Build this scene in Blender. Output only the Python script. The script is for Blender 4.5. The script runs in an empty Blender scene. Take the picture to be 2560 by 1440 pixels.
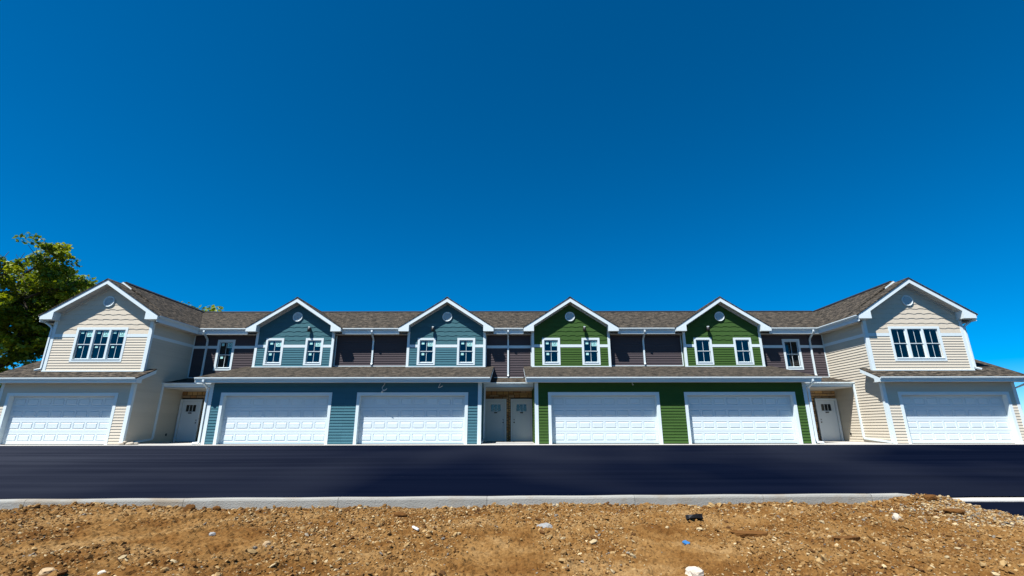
import bpy, math, random
import numpy as np
from mathutils import Matrix, Vector

random.seed(7)
rng = np.random.default_rng(11)
SC = bpy.context.scene
COL = SC.collection

# ------------------------------------------------------------------ camera
cam_d = bpy.data.cameras.new('camera')
cam = bpy.data.objects.new('camera', cam_d)
COL.objects.link(cam)
cam_d.sensor_width = 36.0
cam_d.lens = 1190.27 / 2560 * 36.0
cam_d.clip_start = 0.1
cam_d.clip_end = 3000
PITCH, YAW, ROLL = 0.2864, 0.0002, -0.0013
fwd = Vector((math.sin(YAW) * math.cos(PITCH), math.cos(YAW) * math.cos(PITCH), math.sin(PITCH)))
rgt = Vector((math.cos(YAW), -math.sin(YAW), 0))
upv = rgt.cross(fwd)
r2 = rgt * math.cos(ROLL) + upv * math.sin(ROLL)
u2 = -rgt * math.sin(ROLL) + upv * math.cos(ROLL)
m = Matrix((r2, u2, -fwd)).transposed().to_4x4()
m.translation = Vector((0.1835, -22.6393, 0.6931))
cam.matrix_world = m
SC.camera = cam

# ------------------------------------------------------------------ light
SUN_DIR = Vector((0.90, 1.0, -2.28)).normalized()        # the way the light travels
world = bpy.data.worlds.new('World')
SC.world = world
world.use_nodes = True
wn, wl = world.node_tree.nodes, world.node_tree.links
wn.clear()
sky = wn.new('ShaderNodeTexSky')
sky.sky_type = 'NISHITA'
sky.sun_disc = False
sky.sun_elevation = math.asin(-SUN_DIR.z)
sky.sun_rotation = math.atan2(-SUN_DIR.x, -SUN_DIR.y)
sky.altitude = 3000
sky.air_density = 1.0
sky.dust_density = 0.0
sky.ozone_density = 8.0
hsv = wn.new('ShaderNodeHueSaturation')
hsv.inputs['Hue'].default_value = 0.493
hsv.inputs['Saturation'].default_value = 1.45
hsv.inputs['Value'].default_value = 1.0
bg = wn.new('ShaderNodeBackground')
bg.inputs['Strength'].default_value = 0.075
wo = wn.new('ShaderNodeOutputWorld')
wl.new(sky.outputs[0], hsv.inputs['Color'])
wl.new(hsv.outputs[0], bg.inputs[0])
wl.new(bg.outputs[0], wo.inputs[0])
sun_d = bpy.data.lights.new('sun', 'SUN')
sun_d.energy = 5.0
sun_d.angle = math.radians(0.5)
sun_d.color = (1.0, 0.98, 0.945)
sun = bpy.data.objects.new('sun', sun_d)
COL.objects.link(sun)
sun.rotation_euler = SUN_DIR.to_track_quat('-Z', 'Y').to_euler()
sun.location = (-30, -40, 60)
vs = SC.view_settings
vs.view_transform = 'Standard'
vs.look = 'None'
vs.gamma = 1.0
vs.use_curve_mapping = False
vs.exposure = 0.94

# ------------------------------------------------------------------ materials
MATS = {}


def new_mat(name):
    mt = bpy.data.materials.new(name)
    mt.use_nodes = True
    nt = mt.node_tree
    b = nt.nodes['Principled BSDF']
    MATS[name] = mt
    return mt, nt.nodes, nt.links, b


def math_node(N, L, op, a, b=None, clamp=False):
    n = N.new('ShaderNodeMath')
    n.operation = op
    n.use_clamp = clamp
    for i, v in enumerate((a, b)):
        if v is None:
            continue
        if isinstance(v, (int, float)):
            n.inputs[i].default_value = v
        else:
            L.new(v, n.inputs[i])
    return n.outputs[0]


def ramp(N, L, fac, stops):
    r = N.new('ShaderNodeValToRGB')
    e = r.color_ramp.elements
    while len(e) > 1:
        e.remove(e[-1])
    e[0].position = stops[0][0]
    e[0].color = (*stops[0][1], 1)
    for p_, c_ in stops[1:]:
        q = e.new(p_)
        q.color = (*c_, 1)
    L.new(fac, r.inputs[0])
    return r.outputs[0]


def plain(name, col, rough=0.6, vary=0.10, scale=3.0, bump=0.0, bscale=80.0, obj=0.05, spec=0.4, stretch=None, dirt=None):
    """A painted or cast surface: colour wanders a little in place and from piece to piece."""
    mt, N, L, b = new_mat(name)
    geo = N.new('ShaderNodeNewGeometry')
    vec = geo.outputs['Position']
    if stretch:
        mp = N.new('ShaderNodeMapping')
        mp.inputs['Scale'].default_value = stretch
        L.new(vec, mp.inputs[0])
        vec = mp.outputs[0]
    nz = N.new('ShaderNodeTexNoise')
    nz.inputs['Scale'].default_value = scale
    nz.inputs['Detail'].default_value = 5
    L.new(vec, nz.inputs['Vector'])
    oi = N.new('ShaderNodeObjectInfo')
    v1 = math_node(N, L, 'MULTIPLY_ADD', nz.outputs[0], 2 * vary)
    v1.node.inputs[2].default_value = 1 - vary
    v2 = math_node(N, L, 'MULTIPLY_ADD', oi.outputs['Random'], 2 * obj)
    v2.node.inputs[2].default_value = 1 - obj
    f = math_node(N, L, 'MULTIPLY', v1, v2)
    mx = N.new('ShaderNodeMix')
    mx.data_type = 'RGBA'
    mx.blend_type = 'MULTIPLY'
    mx.inputs[0].default_value = 1
    mx.inputs[6].default_value = (*col, 1)
    cc = N.new('ShaderNodeCombineColor')
    for i in range(3):
        L.new(f, cc.inputs[i])
    L.new(cc.outputs[0], mx.inputs[7])
    out = mx.outputs[2]
    if dirt:
        dn = N.new('ShaderNodeTexNoise')
        dn.inputs['Scale'].default_value = dirt[1]
        dn.inputs['Detail'].default_value = 8
        L.new(vec, dn.inputs['Vector'])
        fac = ramp(N, L, dn.outputs[0], [(dirt[2], (0, 0, 0)), (dirt[2] + 0.18, (1, 1, 1))])
        fm = math_node(N, L, 'MULTIPLY', fac, dirt[3])
        m2 = N.new('ShaderNodeMix')
        m2.data_type = 'RGBA'
        L.new(fm, m2.inputs[0])
        L.new(out, m2.inputs[6])
        m2.inputs[7].default_value = (*dirt[0], 1)
        out = m2.outputs[2]
    L.new(out, b.inputs['Base Color'])
    b.inputs['Roughness'].default_value = rough
    b.inputs['Specular IOR Level'].default_value = spec
    if bump:
        bn = N.new('ShaderNodeTexNoise')
        bn.inputs['Scale'].default_value = bscale
        bn.inputs['Detail'].default_value = 4
        L.new(vec, bn.inputs['Vector'])
        bp = N.new('ShaderNodeBump')
        bp.inputs['Strength'].default_value = bump
        bp.inputs['Distance'].default_value = 0.01
        L.new(bn.outputs[0], bp.inputs['Height'])
        L.new(bp.outputs[0], b.inputs['Normal'])
    return mt


grain = (0.35, 1, 14)
plain('beige', (0.5310, 0.4735, 0.3761), 0.7, 0.05, 6, 0.15, 30, 0.035, 0.3, (0.4, 0.4, 6))
plain('blue', (0.0530, 0.1385, 0.1692), 0.7, 0.06, 6, 0.15, 30, 0.05, 0.04, (0.4, 0.4, 6))
plain('green', (0.0444, 0.0923, 0.0231), 0.7, 0.06, 6, 0.15, 30, 0.05, 0.04, (0.4, 0.4, 6))
plain('slate', (0.0701, 0.0581, 0.0624), 0.75, 0.06, 6, 0.15, 30, 0.04, 0.02, (0.4, 0.4, 6))
plain('beige_shake', (0.5310, 0.4690, 0.3717), 0.7, 0.09, 9, 0.3, 30, 0.03, 0.25, (3.2, 3.2, 0.35))
plain('blue_shake', (0.0496, 0.1239, 0.1436), 0.7, 0.14, 9, 0.3, 30, 0.04, 0.04, (3.2, 3.2, 0.35))
plain('green_shake', (0.0427, 0.0906, 0.0248), 0.7, 0.14, 9, 0.3, 30, 0.04, 0.04, (3.2, 3.2, 0.35))
plain('white', (0.595, 0.668, 0.678), 0.5, 0.03, 4, 0, 1, 0.02, 0.2)
plain('white_metal', (0.59, 0.665, 0.68), 0.42, 0.03, 3, 0, 1, 0.02, 0.3)
plain('soffit', (0.5280, 0.5040, 0.4560), 0.6, 0.05, 3, 0, 1, 0.02, 0.3)
plain('garage_white', (0.545, 0.612, 0.635), 0.5, 0.02, 2, 0.05, 120, 0.015, 0.2)
plain('door_white', (0.4836, 0.5304, 0.5460), 0.45, 0.03, 2, 0.04, 60, 0.02, 0.4)
plain('stone_a', (0.40, 0.24, 0.10), 0.85, 0.28, 14, 0.9, 26, 0.22, 0.2)
plain('stone_b', (0.34, 0.22, 0.12), 0.85, 0.28, 14, 0.9, 26, 0.22, 0.2)
plain('stone_c', (0.30, 0.15, 0.06), 0.85, 0.28, 14, 0.9, 26, 0.22, 0.2)
plain('mortar', (0.03, 0.025, 0.02), 0.9, 0.2, 20, 0.5, 60)
plain('concrete', (0.4182, 0.4000, 0.3636), 0.85, 0.12, 2.2, 0.5, 70, 0.06, 0.2, None, ((0.34, 0.29, 0.23), 1.3, 0.55, 0.4))
plain('kerb_concrete', (0.2679, 0.2634, 0.2366), 0.9, 0.16, 2.6, 1.0, 38, 0.09, 0.15, None, ((0.22, 0.17, 0.11), 1.7, 0.5, 0.6))
plain('room_wall', (0.16, 0.15, 0.14), 0.8, 0.1, 2)
plain('dark_metal', (0.018, 0.017, 0.016), 0.4, 0.1, 5, 0, 1, 0, 0.5)
plain('cable', (0.5, 0.5, 0.48), 0.5, 0.05, 5)
plain('bark', (0.055, 0.042, 0.03), 0.9, 0.35, 12, 0.8, 20)
plain('rubber', (0.01, 0.01, 0.01), 0.6, 0.1)
plain('pale_rock', (0.4675, 0.4080, 0.3230), 0.9, 0.2, 14, 0.8, 30, 0.1, 0.2)
plain('grey_rock', (0.2240, 0.2240, 0.2160), 0.9, 0.35, 30, 1.0, 45, 0.1, 0.2)
plain('tan_rock', (0.3360, 0.2400, 0.1360), 0.9, 0.2, 14, 0.8, 30, 0.1, 0.2)
plain('clod', (0.1105, 0.0493, 0.0136), 0.95, 0.3, 20, 1.0, 40, 0.1, 0.1)
plain('white_plastic', (0.72, 0.72, 0.70), 0.5, 0.05)
plain('blue_plastic', (0.03, 0.13, 0.30), 0.5, 0.2, 30)
plain('black_plastic', (0.006, 0.006, 0.007), 0.6, 0.1)
plain('ground_soil', (0.075, 0.065, 0.035), 0.95, 0.3, 0.6, 0.6, 12)


def shingle(name, swap):
    mt, N, L, b = new_mat(name)
    geo = N.new('ShaderNodeNewGeometry')
    sp = N.new('ShaderNodeSeparateXYZ')
    L.new(geo.outputs['Position'], sp.inputs[0])
    cb = N.new('ShaderNodeCombineXYZ')
    L.new(sp.outputs[1 if swap else 0], cb.inputs[0])
    L.new(sp.outputs[0 if swap else 1], cb.inputs[1])
    br = N.new('ShaderNodeTexBrick')
    br.offset = 0.37
    br.squash = 0.8
    br.squash_frequency = 3
    br.inputs['Color1'].default_value = (0.058, 0.050, 0.040, 1)
    br.inputs['Color2'].default_value = (0.038, 0.033, 0.026, 1)
    br.inputs['Mortar'].default_value = (0.016, 0.015, 0.013, 1)
    br.inputs['Scale'].default_value = 1.0
    br.inputs['Mortar Size'].default_value = 0.008
    br.inputs['Mortar Smooth'].default_value = 0.3
    br.inputs['Brick Width'].default_value = 0.27
    br.inputs['Row Height'].default_value = 0.135
    L.new(cb.outputs[0], br.inputs['Vector'])
    mp = N.new('ShaderNodeMapping')
    mp.inputs['Scale'].default_value = (2.2, 5.0, 1)
    L.new(cb.outputs[0], mp.inputs[0])
    nz = N.new('ShaderNodeTexNoise')
    nz.inputs['Scale'].default_value = 1.4
    nz.inputs['Detail'].default_value = 6
    nz.inputs['Roughness'].default_value = 0.75
    L.new(mp.outputs[0], nz.inputs['Vector'])
    patch = ramp(N, L, nz.outputs[0], [(0.40, (0.28, 0.29, 0.29)), (0.5, (1.0, 1.0, 1.0)), (0.60, (2.2, 2.05, 1.9))])
    mx = N.new('ShaderNodeMix')
    mx.data_type = 'RGBA'
    mx.blend_type = 'MULTIPLY'
    mx.inputs[0].default_value = 1
    L.new(br.outputs[0], mx.inputs[6])
    L.new(patch, mx.inputs[7])
    L.new(mx.outputs[2], b.inputs['Base Color'])
    b.inputs['Roughness'].default_value = 0.95
    b.inputs['Specular IOR Level'].default_value = 0.1
    bp = N.new('ShaderNodeBump')
    bp.inputs['Strength'].default_value = 0.8
    bp.inputs['Distance'].default_value = 0.012
    inv = math_node(N, L, 'SUBTRACT', 1.0, br.outputs['Fac'])
    n2 = N.new('ShaderNodeTexNoise')
    n2.inputs['Scale'].default_value = 60
    L.new(geo.outputs['Position'], n2.inputs['Vector'])
    hh = math_node(N, L, 'MULTIPLY_ADD', n2.outputs[0], 0.6)
    L.new(inv, hh.node.inputs[2])
    L.new(hh, bp.inputs['Height'])
    L.new(bp.outputs[0], b.inputs['Normal'])


shingle('shingle_x', False)
shingle('shingle_y', True)


def glass_mat(name, tint):
    mt, N, L, b = new_mat(name)
    N.remove(b)
    tr = N.new('ShaderNodeBsdfTransparent')
    tr.inputs[0].default_value = (*tint, 1)
    gl = N.new('ShaderNodeBsdfGlossy')
    gl.inputs['Roughness'].default_value = 0.015
    gl.inputs['Color'].default_value = (0.9, 0.95, 1, 1)
    fr = N.new('ShaderNodeFresnel')
    fr.inputs[0].default_value = 1.6
    mx = N.new('ShaderNodeMixShader')
    L.new(fr.outputs[0], mx.inputs[0])
    L.new(tr.outputs[0], mx.inputs[1])
    L.new(gl.outputs[0], mx.inputs[2])
    L.new(mx.outputs[0], N['Material Output'].inputs[0])


glass_mat('glass', (0.35, 0.42, 0.45))


def sticker_mat():
    mt, N, L, b = new_mat('sticker_print')
    tc = N.new('ShaderNodeTexCoord')
    sp = N.new('ShaderNodeSeparateXYZ')
    L.new(tc.outputs['Object'], sp.inputs[0])
    x, z = sp.outputs[0], sp.outputs[2]
    zz = math_node(N, L, 'SUBTRACT', z, 0.14)
    d2 = math_node(N, L, 'ADD', math_node(N, L, 'MULTIPLY', x, x), math_node(N, L, 'MULTIPLY', zz, zz))
    d = math_node(N, L, 'SQRT', d2)
    ring = math_node(N, L, 'LESS_THAN', math_node(N, L, 'ABSOLUTE', math_node(N, L, 'SUBTRACT', d, 0.22)), 0.05)
    # tail of the ring mark, low on the right
    t1 = math_node(N, L, 'LESS_THAN', math_node(N, L, 'ABSOLUTE', math_node(N, L, 'ADD', math_node(N, L, 'SUBTRACT', x, 0.17), math_node(N, L, 'ADD', zz, 0.17))), 0.06)
    t2 = math_node(N, L, 'LESS_THAN', math_node(N, L, 'ABSOLUTE', math_node(N, L, 'SUBTRACT', x, 0.19)), 0.10)
    t3 = math_node(N, L, 'LESS_THAN', math_node(N, L, 'ABSOLUTE', math_node(N, L, 'ADD', zz, 0.19)), 0.09)
    tail = math_node(N, L, 'MULTIPLY', math_node(N, L, 'MULTIPLY', t1, t2), t3)
    bar = math_node(N, L, 'MULTIPLY', math_node(N, L, 'LESS_THAN', math_node(N, L, 'ABSOLUTE', math_node(N, L, 'ADD', z, 0.27)), 0.05),
                    math_node(N, L, 'LESS_THAN', math_node(N, L, 'ABSOLUTE', x), 0.36))
    mk = math_node(N, L, 'MAXIMUM', math_node(N, L, 'MAXIMUM', ring, tail), bar)
    c = ramp(N, L, mk, [(0, (0.36, 0.66, 0.62)), (1, (0.02, 0.10, 0.12))])
    L.new(c, b.inputs['Base Color'])
    b.inputs['Roughness'].default_value = 0.6


sticker_mat()
plain('sticker_plain', (0.36, 0.66, 0.62), 0.6, 0.05)


def asphalt_mat():
    mt, N, L, b = new_mat('asphalt')
    geo = N.new('ShaderNodeNewGeometry')
    mp = N.new('ShaderNodeMapping')
    mp.inputs['Scale'].default_value = (0.05, 1.1, 1)
    L.new(geo.outputs['Position'], mp.inputs[0])
    nz = N.new('ShaderNodeTexNoise')
    nz.inputs['Scale'].default_value = 1.6
    nz.inputs['Detail'].default_value = 7
    L.new(mp.outputs[0], nz.inputs['Vector'])
    c1 = ramp(N, L, nz.outputs[0], [(0.3, (0.0010, 0.0025, 0.0085)), (0.7, (0.0032, 0.0052, 0.0135))])
    # dusty scuffs and tyre film, drawn out along the lane
    m2 = N.new('ShaderNodeMapping')
    m2.inputs['Scale'].default_value = (0.35, 2.6, 1)
    m2.inputs['Rotation'].default_value = (0, 0, 0.03)
    L.new(geo.outputs['Position'], m2.inputs[0])
    n2 = N.new('ShaderNodeTexNoise')
    n2.inputs['Scale'].default_value = 2.4
    n2.inputs['Detail'].default_value = 9
    n2.inputs['Roughness'].default_value = 0.7
    L.new(m2.outputs[0], n2.inputs['Vector'])
    sc = ramp(N, L, n2.outputs[0], [(0.66, (0, 0, 0)), (0.80, (0.4, 0.4, 0.4))])
    # one faint long lane of dust on the left part
    n3 = N.new('ShaderNodeTexNoise')
    n3.inputs['Scale'].default_value = 0.12
    L.new(geo.outputs['Position'], n3.inputs['Vector'])
    dst = ramp(N, L, n3.outputs[0], [(0.45, (0, 0, 0)), (0.7, (0.16, 0.16, 0.16))])
    sx_ = N.new('ShaderNodeSeparateXYZ')
    L.new(geo.outputs['Position'], sx_.inputs[0])
    lf = math_node(N, L, 'MULTIPLY_ADD', sx_.outputs[0], -0.045)
    lf.node.inputs[2].default_value = -0.16
    lf2 = math_node(N, L, 'MULTIPLY', math_node(N, L, 'MINIMUM', math_node(N, L, 'MAXIMUM', lf, 0.0), 0.6), nz.outputs[0])
    ad = math_node(N, L, 'ADD', math_node(N, L, 'ADD', sc, dst), lf2, True)
    mx = N.new('ShaderNodeMix')
    mx.data_type = 'RGBA'
    L.new(ad, mx.inputs[0])
    L.new(c1, mx.inputs[6])
    mx.inputs[7].default_value = (0.05, 0.055, 0.07, 1)
    L.new(mx.outputs[2], b.inputs['Base Color'])
    b.inputs['Roughness'].default_value = 1.0
    b.inputs['Specular IOR Level'].default_value = 0.0
    bn = N.new('ShaderNodeTexNoise')
    bn.inputs['Scale'].default_value = 55
    L.new(geo.outputs['Position'], bn.inputs['Vector'])
    bp = N.new('ShaderNodeBump')
    bp.inputs['Strength'].default_value = 0.5
    bp.inputs['Distance'].default_value = 0.008
    L.new(bn.outputs[0], bp.inputs['Height'])
    L.new(bp.outputs[0], b.inputs['Normal'])


asphalt_mat()


def soil_mat():
    mt, N, L, b = new_mat('soil')
    geo = N.new('ShaderNodeNewGeometry')
    n1 = N.new('ShaderNodeTexNoise')
    n1.inputs['Scale'].default_value = 0.9
    n1.inputs['Detail'].default_value = 8
    n1.inputs['Roughness'].default_value = 0.65
    L.new(geo.outputs['Position'], n1.inputs['Vector'])
    c = ramp(N, L, n1.outputs[0], [(0.28, (0.070, 0.027, 0.006)), (0.43, (0.132, 0.061, 0.015)), (0.55, (0.186, 0.099, 0.031)), (0.72, (0.27, 0.172, 0.075))])
    n2 = N.new('ShaderNodeTexNoise')
    n2.inputs['Scale'].default_value = 22
    n2.inputs['Detail'].default_value = 6
    n2.inputs['Roughness'].default_value = 0.75
    L.new(geo.outputs['Position'], n2.inputs['Vector'])
    s = ramp(N, L, n2.outputs[0], [(0.3, (0.55, 0.5, 0.45)), (0.5, (1, 1, 1)), (0.7, (1.35, 1.4, 1.45))])
    mx = N.new('ShaderNodeMix')
    mx.data_type = 'RGBA'
    mx.blend_type = 'MULTIPLY'
    mx.inputs[0].default_value = 1
    L.new(c, mx.inputs[6])
    L.new(s, mx.inputs[7])
    L.new(mx.outputs[2], b.inputs['Base Color'])
    b.inputs['Roughness'].default_value = 0.95
    b.inputs['Specular IOR Level'].default_value = 0.1
    bp = N.new('ShaderNodeBump')
    bp.inputs['Strength'].default_value = 0.9
    bp.inputs['Distance'].default_value = 0.02
    L.new(n2.outputs[0], bp.inputs['Height'])
    L.new(bp.outputs[0], b.inputs['Normal'])


soil_mat()


def attr_mat(name, rough, leaf=False):
    mt, N, L, b = new_mat(name)
    at = N.new('ShaderNodeAttribute')
    at.attribute_name = 'Col'
    if not leaf:
        L.new(at.outputs[0], b.inputs['Base Color'])
        b.inputs['Roughness'].default_value = rough
        b.inputs['Specular IOR Level'].default_value = 0.2
        return
    L.new(at.outputs[0], b.inputs['Base Color'])
    b.inputs['Roughness'].default_value = 0.5
    b.inputs['Specular IOR Level'].default_value = 0.35
    tl = N.new('ShaderNodeBsdfTranslucent')
    mul = N.new('ShaderNodeMix')
    mul.data_type = 'RGBA'
    mul.blend_type = 'MULTIPLY'
    mul.inputs[0].default_value = 1
    L.new(at.outputs[0], mul.inputs[6])
    mul.inputs[7].default_value = (1.5, 1.4, 0.4, 1)
    L.new(mul.outputs[2], tl.inputs[0])
    ms = N.new('ShaderNodeMixShader')
    ms.inputs[0].default_value = 0.35
    L.new(b.outputs[0], ms.inputs[1])
    L.new(tl.outputs[0], ms.inputs[2])
    L.new(ms.outputs[0], N['Material Output'].inputs[0])


attr_mat('gravel_stone', 0.9)
attr_mat('leaf', 0.5, True)

# ------------------------------------------------------------------ object helpers
WORLD = {}


def add(name, mesh, parent=None, mat4=None):
    o = bpy.data.objects.new(name, mesh)
    COL.objects.link(o)
    mw = mat4 if mat4 is not None else Matrix.Identity(4)
    o.matrix_basis = mw
    if parent is not None:
        o.parent = parent
        o.matrix_parent_inverse = WORLD[parent].inverted()
    WORLD[o] = mw.copy()
    return o


def thing(name, label, cat, loc, group=None):
    o = add(name, None, None, Matrix.Translation(loc))
    o.empty_display_size = 0.3
    o['label'] = label
    o['category'] = cat
    if group:
        o['group'] = group
    return o


def tag(o, label=None, cat=None, group=None, kind=None):
    if label:
        o['label'] = label
    if cat:
        o['category'] = cat
    if group:
        o['group'] = group
    if kind:
        o['kind'] = kind
    return o


def mesh_from(name, verts, faces, mat, smooth=False):
    me = bpy.data.meshes.new(name)
    me.from_pydata([tuple(v) for v in verts], [], faces)
    me.materials.append(MATS[mat])
    if smooth:
        me.polygons.foreach_set('use_smooth', [True] * len(me.polygons))
    me.update()
    return me


CUBES = {}
CV = [(x, y, z) for x in (-.5, .5) for y in (-.5, .5) for z in (-.5, .5)]
CF = [(0, 1, 3, 2), (4, 6, 7, 5), (0, 4, 5, 1), (2, 3, 7, 6), (0, 2, 6, 4), (1, 5, 7, 3)]


def box(name, x0, x1, y0, y1, z0, z1, mat, parent=None):
    if mat not in CUBES:
        CUBES[mat] = mesh_from('block_' + mat, CV, CF, mat)
    x0, x1 = min(x0, x1), max(x0, x1)
    y0, y1 = min(y0, y1), max(y0, y1)
    mw = Matrix.LocRotScale(Vector(((x0 + x1) / 2, (y0 + y1) / 2, (z0 + z1) / 2)), None, Vector((x1 - x0, y1 - y0, z1 - z0)))
    return add(name, CUBES[mat], parent, mw)


def prism(name, pts, a0, a1, axis, mat, parent=None):
    """Polygon pts extruded from a0 to a1 along 'x' (pts are y,z), 'y' (pts are x,z)."""
    a0, a1 = min(a0, a1), max(a0, a1)
    n = len(pts)
    if axis == 'x':
        V = [(a0, p, q) for p, q in pts] + [(a1, p, q) for p, q in pts]
    else:
        V = [(p, a0, q) for p, q in pts] + [(p, a1, q) for p, q in pts]
    F = [tuple(range(n)), tuple(range(2 * n - 1, n - 1, -1))]
    for i in range(n):
        j = (i + 1) % n
        F.append((i, i + n, j + n, j))
    me = mesh_from(name, V, F, mat)
    import bmesh
    bm = bmesh.new()
    bm.from_mesh(me)
    bmesh.ops.recalc_face_normals(bm, faces=bm.faces)
    bm.to_mesh(me)
    bm.free()
    return add(name, me, parent)


def sweep(name, pts, w, d, mat, parent=None, side=Vector((1, 0, 0))):
    """Rectangular pipe along a path."""
    P = [Vector(p) for p in pts]
    V, F = [], []
    for i, p in enumerate(P):
        t = ((P[min(i + 1, len(P) - 1)] - P[max(i - 1, 0)])).normalized()
        a = (side - t * side.dot(t))
        if a.length < 1e-3:
            a = Vector((0, 0, 1)) - t * t.z
        a.normalize()
        b_ = t.cross(a)
        for sa, sb in ((-1, -1), (1, -1), (1, 1), (-1, 1)):
            V.append(p + a * sa * w / 2 + b_ * sb * d / 2)
    for i in range(len(P) - 1):
        for k in range(4):
            F.append((4 * i + k, 4 * i + (k + 1) % 4, 4 * i + 4 + (k + 1) % 4, 4 * i + 4 + k))
    F.append((0, 3, 2, 1))
    e = 4 * (len(P) - 1)
    F.append((e, e + 1, e + 2, e + 3))
    return add(name, mesh_from(name, V, F, mat), parent)


def wire(name, pts, r, mat, parent):
    return sweep(name, pts, r * 2, r * 2, mat, parent)


# siding boards: shared wedge meshes, scaled to length and height
BOARDS = {}


def board_mesh(mat):
    if mat not in BOARDS:
        V = []
        for x in (0, 1):
            V += [(x, -0.026, 0), (x, 0, 0), (x, 0, 1.02), (x, -0.003, 1.02)]
        F = [(0, 3, 2, 1), (4, 5, 6, 7), (0, 4, 7, 3), (0, 1, 5, 4), (2, 3, 7, 6), (1, 2, 6, 5)]
        BOARDS[mat] = mesh_from('board_' + mat, V, F, mat)
    return BOARDS[mat]


def siding(wall, origin, u, inward, rng_u, z0, z1, holes, mat, e=0.1285, maxlen=3.66):
    """Lapped boards on a wall. rng_u: (u0,u1) or a function of z. holes: (u0,u1,z0,z1)."""
    me = board_mesh(mat)
    n = int(round((z1 - z0) / e)) or 1
    e = (z1 - z0) / n
    for i in range(n):
        za = z0 + i * e
        zb = za + e
        u0, u1 = rng_u(za + e / 2) if callable(rng_u) else rng_u
        segs = [(u0, u1, za, zb)]
        for (h0, h1, hz0, hz1) in holes:
            out = []
            for (a, b_, c, d) in segs:
                if hz1 <= c + 0.02 or hz0 >= d - 0.02 or h1 <= a or h0 >= b_:
                    out.append((a, b_, c, d))
                    continue
                if h0 > a:
                    out.append((a, h0, c, d))
                if h1 < b_:
                    out.append((h1, b_, c, d))
                m0, m1 = max(a, h0), min(b_, h1)
                if hz1 < d - 0.03:
                    out.append((m0, m1, hz1, d))
                elif hz0 > c + 0.03:
                    out.append((m0, m1, c, hz0))
            segs = out
        for (a, b_, c, d) in segs:
            parts = [(a, b_)]
            if b_ - a > maxlen * 1.25:
                cut = a + (b_ - a) * random.uniform(0.3, 0.7)
                parts = [(a, cut - 0.002), (cut + 0.002, b_)]
            for (pa, pb) in parts:
                if pb - pa < 0.03:
                    continue
                lp = pb - pa
                M = Matrix((
                    (u.x * lp, inward.x, 0, origin.x + u.x * pa),
                    (u.y * lp, inward.y, 0, origin.y + u.y * pa),
                    (0, 0, d - c, c),
                    (0, 0, 0, 1)))
                add('siding_board', me, wall, M)


XU, YIN = Vector((1, 0, 0)), Vector((0, 1, 0))


def wall_front(name, x0, x1, y, z0, z1, holes, mat, parent, depth=0.13):
    """Wall facing the camera with real openings, faces cut round the holes."""
    x0, x1 = min(x0, x1), max(x0, x1)
    xs = sorted({x0, x1, *[h[0] for h in holes], *[h[1] for h in holes]})
    zs = sorted({z0, z1, *[h[2] for h in holes], *[h[3] for h in holes]})
    xs = [x for x in xs if x0 <= x <= x1]
    zs = [z for z in zs if z0 <= z <= z1]
    V, F = [], []

    def quad(*p):
        k = len(V)
        V.extend(p)
        F.append((k, k + 1, k + 2, k + 3))
    for i in range(len(xs) - 1):
        for j in range(len(zs) - 1):
            cx, cz = (xs[i] + xs[i + 1]) / 2, (zs[j] + zs[j + 1]) / 2
            if any(h[0] < cx < h[1] and h[2] < cz < h[3] for h in holes):
                continue
            a, b_, c, d = xs[i], xs[i + 1], zs[j], zs[j + 1]
            quad((a, y, c), (b_, y, c), (b_, y, d), (a, y, d))
            quad((a, y + depth, c), (a, y + depth, d), (b_, y + depth, d), (b_, y + depth, c))
    for h in holes:
        a, b_, c, d = h
        quad((a, y, c), (a, y, d), (a, y + depth, d), (a, y + depth, c))
        quad((b_, y, c), (b_, y + depth, c), (b_, y + depth, d), (b_, y, d))
        quad((a, y, d), (b_, y, d), (b_, y + depth, d), (a, y + depth, d))
        quad((a, y, c), (a, y + depth, c), (b_, y + depth, c), (b_, y, c))
    return add(name, mesh_from(name, V, F, mat), parent)


def shakes(wall, cx, y, z0, roofline, half, holes, mat, e=0.245):
    """Courses of staggered-butt shakes up a gable; one object for each course."""
    z = z0
    k = 0
    while True:
        w = half
        while w > 0 and roofline(w) < z + 0.02:
            w -= 0.02
        if w < 0.12:
            break
        n = max(6, int(2 * w / 0.05))
        ph, ph2 = random.uniform(0, 6), random.uniform(0, 6)
        V, F = [], []
        for i in range(n + 1):
            x = -w + 2 * w * i / n
            wave = 0.020 * math.sin(x * 12.6 + ph) + 0.008 * math.sin(x * 29 + ph2)
            wave = max(-0.02, min(0.014, wave * 1.2))
            zb = z + (wave if k else 0.0)
            for h in holes:
                if h[0] < cx + x < h[1] and h[2] < z + 0.1:
                    zb = max(zb, h[3])
            zt = min(z + e + 0.03, roofline(abs(x)) + 0.03)
            zb = min(zb, zt)
            V += [(cx + x, y, zb), (cx + x, y - 0.026, zb), (cx + x, y - 0.005, zt)]
        for i in range(n):
            a, b_ = 3 * i, 3 * i + 3
            F += [(a, b_, b_ + 1, a + 1), (a + 1, b_ + 1, b_ + 2, a + 2)]
        add('shake_course', mesh_from('shake_course', V, F, mat), wall)
        z += e
        k += 1


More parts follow.
